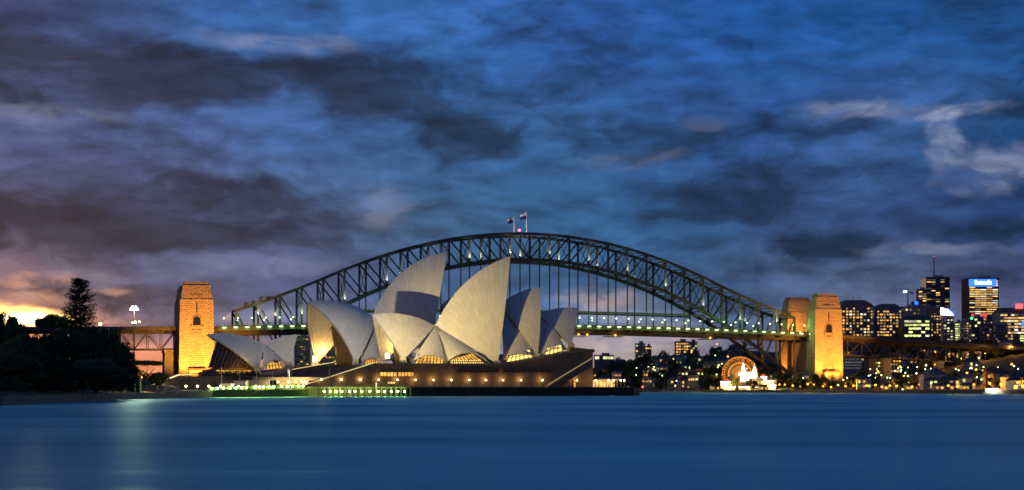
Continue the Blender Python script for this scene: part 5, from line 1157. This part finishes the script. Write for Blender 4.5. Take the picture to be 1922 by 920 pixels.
for e in (-1, 1):
    for y in (-1.6, 1.6): MB().bar(wc+Vector((0, y, 0)), Vector((wc.x+e*8, Yw+y, 2)), .7).build('support_leg', M['white'], t)
Yg = 1345; t = thing('fair_gate', 'blazing white fairground gate with two scalloped spires', 'gate', (PX(1405, Yg), Yg, 2))
def spire(x, ytop, wpx, nm):
    b = P(x, 722, Yg); h = PZ(ytop, Yg)-b.z; hw = wpx*Yg/F/2; rg = []
    for q, f in ((0, 1.), (.3, 1.), (.3, .93), (.55, .9), (.55, .8), (.72, .74), (.72, .6), (.86, .48), (.86, .34), (1., .05)): rg.append([(b.x+hw*f*math.cos(a_), Yg+hw*f*math.sin(a_), b.z+h*q) for a_ in [2*math.pi*k/12 for k in range(12)]])
    o = MB().loft(rg).build(nm, M['e_gate'], t)  # floodlighting on the spires and arch front put into the material as glow
    MB().tube((b.x, Yg, b.z+h), (b.x, Yg, b.z+h+2.5), .15).build('finial', M['white'], o)
spire(1395, 681, 9, 'spire'); spire(1416, 687, 10, 'spire')
a_, b2 = P(1397, 716, Yg), P(1414, 699, Yg); mb = MB(); mb.box(((a_.x+b2.x)/2, Yg+1, (a_.z+b2.z)/2), (b2.x-a_.x, 3, b2.z-a_.z)); mb.build('arch_front', M['e_gate'], t)
mb = MB()
for k in range(5): mb.box((a_.x+1+k*1.5, Yg-.6, b2.z-3.2), (.7, .2, 1.2))
mb.build('arch_openings', M['brown'], t); light('gate_light', t, Vector(((a_.x+b2.x)/2, Yg-6, a_.z+3)), 45e3, (1, .66, .25), 1.)
for x0, x1, y0, y1, Y, e, lab in ((1353,1374,713,725,1338,'e_gate','broad white-lit fair pavilion left of the gate'),(1358,1380,724,733,1330,'e_canopy','gold-lit fair stall at the waterline left of the gate'),(1428,1439,704,716,1350,'e_gate','small bright fair kiosk just past the gate'),(1434,1452,713,722,1335,'e_canopy','striped fair ride canopy past the gate'),(1444,1456,721,728,1325,'e_gate','low white-lit fair stall near the bridge bearing'),(1388,1428,724,733,1325,'e_shop','low gold-lit promenade arcade under the fair gate')):
    a_, b2 = P(x0, y1, Y), P(x1, y0, Y); t = thing('fair_pavilion', lab, 'fair pavilion', ((a_.x+b2.x)/2, Y, a_.z)); wd = b2.x-a_.x; ht = b2.z-a_.z
    add(t, 'roof', MB().loft([[(-wd*.54, -.6, ht*.7), (wd*.54, -.6, ht*.7), (wd*.54, 6, ht*.7), (-wd*.54, 6, ht*.7)], [(-wd*.12, 2, ht*1.15), (wd*.12, 2, ht*1.15), (wd*.12, 4, ht*1.15), (-wd*.12, 4, ht*1.15)]]), 'red')
    n = max(3, int(wd/2)); 
    for k in range(n): add(t, 'lit_bay', MB().box((-wd/2+wd*(k+.5)/n, .2, ht*.34), (wd/n*.72, .3, ht*.6)), e)
    add(t, 'walls', MB().box((0, 3.2, ht*.34-1), (wd, 5, ht*.68+2)), 'cream'); add(t, 'bulb_string', MB().bar((-wd*.54, -.8, ht*.7), (wd*.54, -.8, ht*.7), .5), 'e_gate')
    light('stall_light', t, Vector(((a_.x+b2.x)/2, Y-4, a_.z+ht*.5)), 16000, (1, .6, .15), .6)
# boats
def boat(px, L_, lab, cab, mast_, d=-14):
    Y = nshore(px)+d; t = thing('moored_boat', lab, 'boat', (PX(px, Y), Y, 0), 'boats moored off the far shore'); rg = []
    for q, wd, zb in ((-.5, .75, .1), (-.2, 1., 0), (.2, .95, 0), (.42, .5, .1), (.5, .04, .3)): rg.append([(q*L_, -wd*L_*.13, .9+.3*max(0, q)), (q*L_, -wd*L_*.09, zb-.3), (q*L_, wd*L_*.09, zb-.3), (q*L_, wd*L_*.13, .9+.3*max(0, q))])
    add(t, 'hull', MB().loft(rg), 'white')
    if cab: c = add(t, 'cabin', MB().loft([[(-.3*L_, -L_*.08, .9), (.15*L_, -L_*.08, .9), (.15*L_, L_*.08, .9), (-.3*L_, L_*.08, .9)], [(-.28*L_, -L_*.07, 2.4), (.08*L_, -L_*.07, 2.4), (.08*L_, L_*.07, 2.4), (-.28*L_, L_*.07, 2.4)]]), 'white'); add(t, 'cabin_window', MB().box((-.1*L_, -L_*.078, 1.75), (L_*.26, .1, .5)), 'w_dark')
    if mast_: add(t, 'mast', MB().tube((0, 0, .9), (0, 0, mast_), .14, .08), 'white'); add(t, 'boom', MB().bar((0, 0, 2), (-.4*L_, 0, 2.1), .16), 'white')
boat(1253, 17, 'long white cabin cruiser moored off the far shore', True, 0); boat(1274, 15, 'white cabin boat moored beside the long cruiser', True, 0); boat(1247, 9, 'white yacht with a tall bare mast off the far shore', False, 18); boat(1216, 9, 'small white yacht moored nearest the promenade end', False, 9); boat(1310, 9, 'white yacht moored before the boathouses', False, 15); boat(1294, 8, 'small white dinghy with cabin between the moored yachts', True, 0)
Yb = nshore(1864)-8; t = thing('lit_ferry', 'small ferry with a blazing white-lit cabin at the quay', 'ferry', (PX(1863, Yb), Yb, 0)); L_ = 34*Yb/F
add(t, 'hull', MB().loft([[(q*L_, -w_*1.8, 1.0), (q*L_, -w_*1.3, -.3), (q*L_, w_*1.3, -.3), (q*L_, w_*1.8, 1.0)] for q, w_ in ((-.5, .8), (.3, 1.), (.5, .1))]), 'white'); add(t, 'cabin', MB().box((-.05*L_, 0, 2.), (L_*.75, 2.8, 2.)), 'white'); add(t, 'cabin_window', MB().box((-.05*L_, -1.5, 2.1), (L_*.7, .15, 1.4)), 'e_gate'); add(t, 'roof', MB().box((-.05*L_, 0, 3.15), (L_*.8, 3.2, .2)), 'white'); light('ferry_light', t, Vector((PX(1863, Yb), Yb-4, 3)), 1500, (.9, 1, .8), .5)
# channel marker and small lit stand past the promenade end
Y = 1420; t = thing('channel_marker', 'red-lit channel marker off the promenade end', 'channel marker', (PX(1206, Y), Y, 0)); MB().tube((PX(1206, Y), Y, -1), (PX(1206, Y), Y, 4), .5).build('pile', M['timber'], t); MB().ball((PX(1206, Y), Y, 5), 1.5).build('lamp_globe', mat('marker_red', (.5, .03, .02), .5), t); MB().ball((PX(1206, Y), Y-1.3, 5), .6).build('lamp_lens', M['e_red'], t); light('marker_light', t, Vector((PX(1206, Y), Y-3, 5)), 900, (1, .1, .05), .4)
for x0, x1, y0, y1, lab in ((1206,1221,713,717,'gold-lit waterside veranda beyond the red channel marker'),(1150,1166,702,707,'gold-lit terrace house above the promenade pavilion'),(1208,1216,700,708,'slim gold-lit house on the far slope above the veranda'),(1274,1282,710,716,'square gold-lit waterside house behind the moored boats'),(1292,1312,708,718,'wide pale lit waterside house behind the yachts')):
    Y = nshore(x0)+25; a_, b2 = P(x0, y1+8, Y), P(x1, y0-4, Y); t = thing('waterside_house', lab, 'house', ((a_.x+b2.x)/2, Y, a_.z)); wd = b2.x-a_.x; ht = b2.z-a_.z
    add(t, 'walls', MB().box((0, 4, ht/2), (wd, 8, ht)), 'cream'); add(t, 'roof', MB().loft([[(-wd*.55, -.6, ht), (wd*.55, -.6, ht), (wd*.55, 8.6, ht), (-wd*.55, 8.6, ht)], [(-wd*.3, 3, ht+2), (wd*.3, 3, ht+2), (wd*.3, 5, ht+2), (-wd*.3, 5, ht+2)]]), 'slate')
    n = max(2, int(wd/1.8))
    for k in range(n): o = bpy.data.objects.new('window', wmesh(1.1, 1.7, 'w_gold')); col.objects.link(o); o.parent = t; o.location = (-wd/2+wd*(k+.5)/n, -.1, ht*.62)
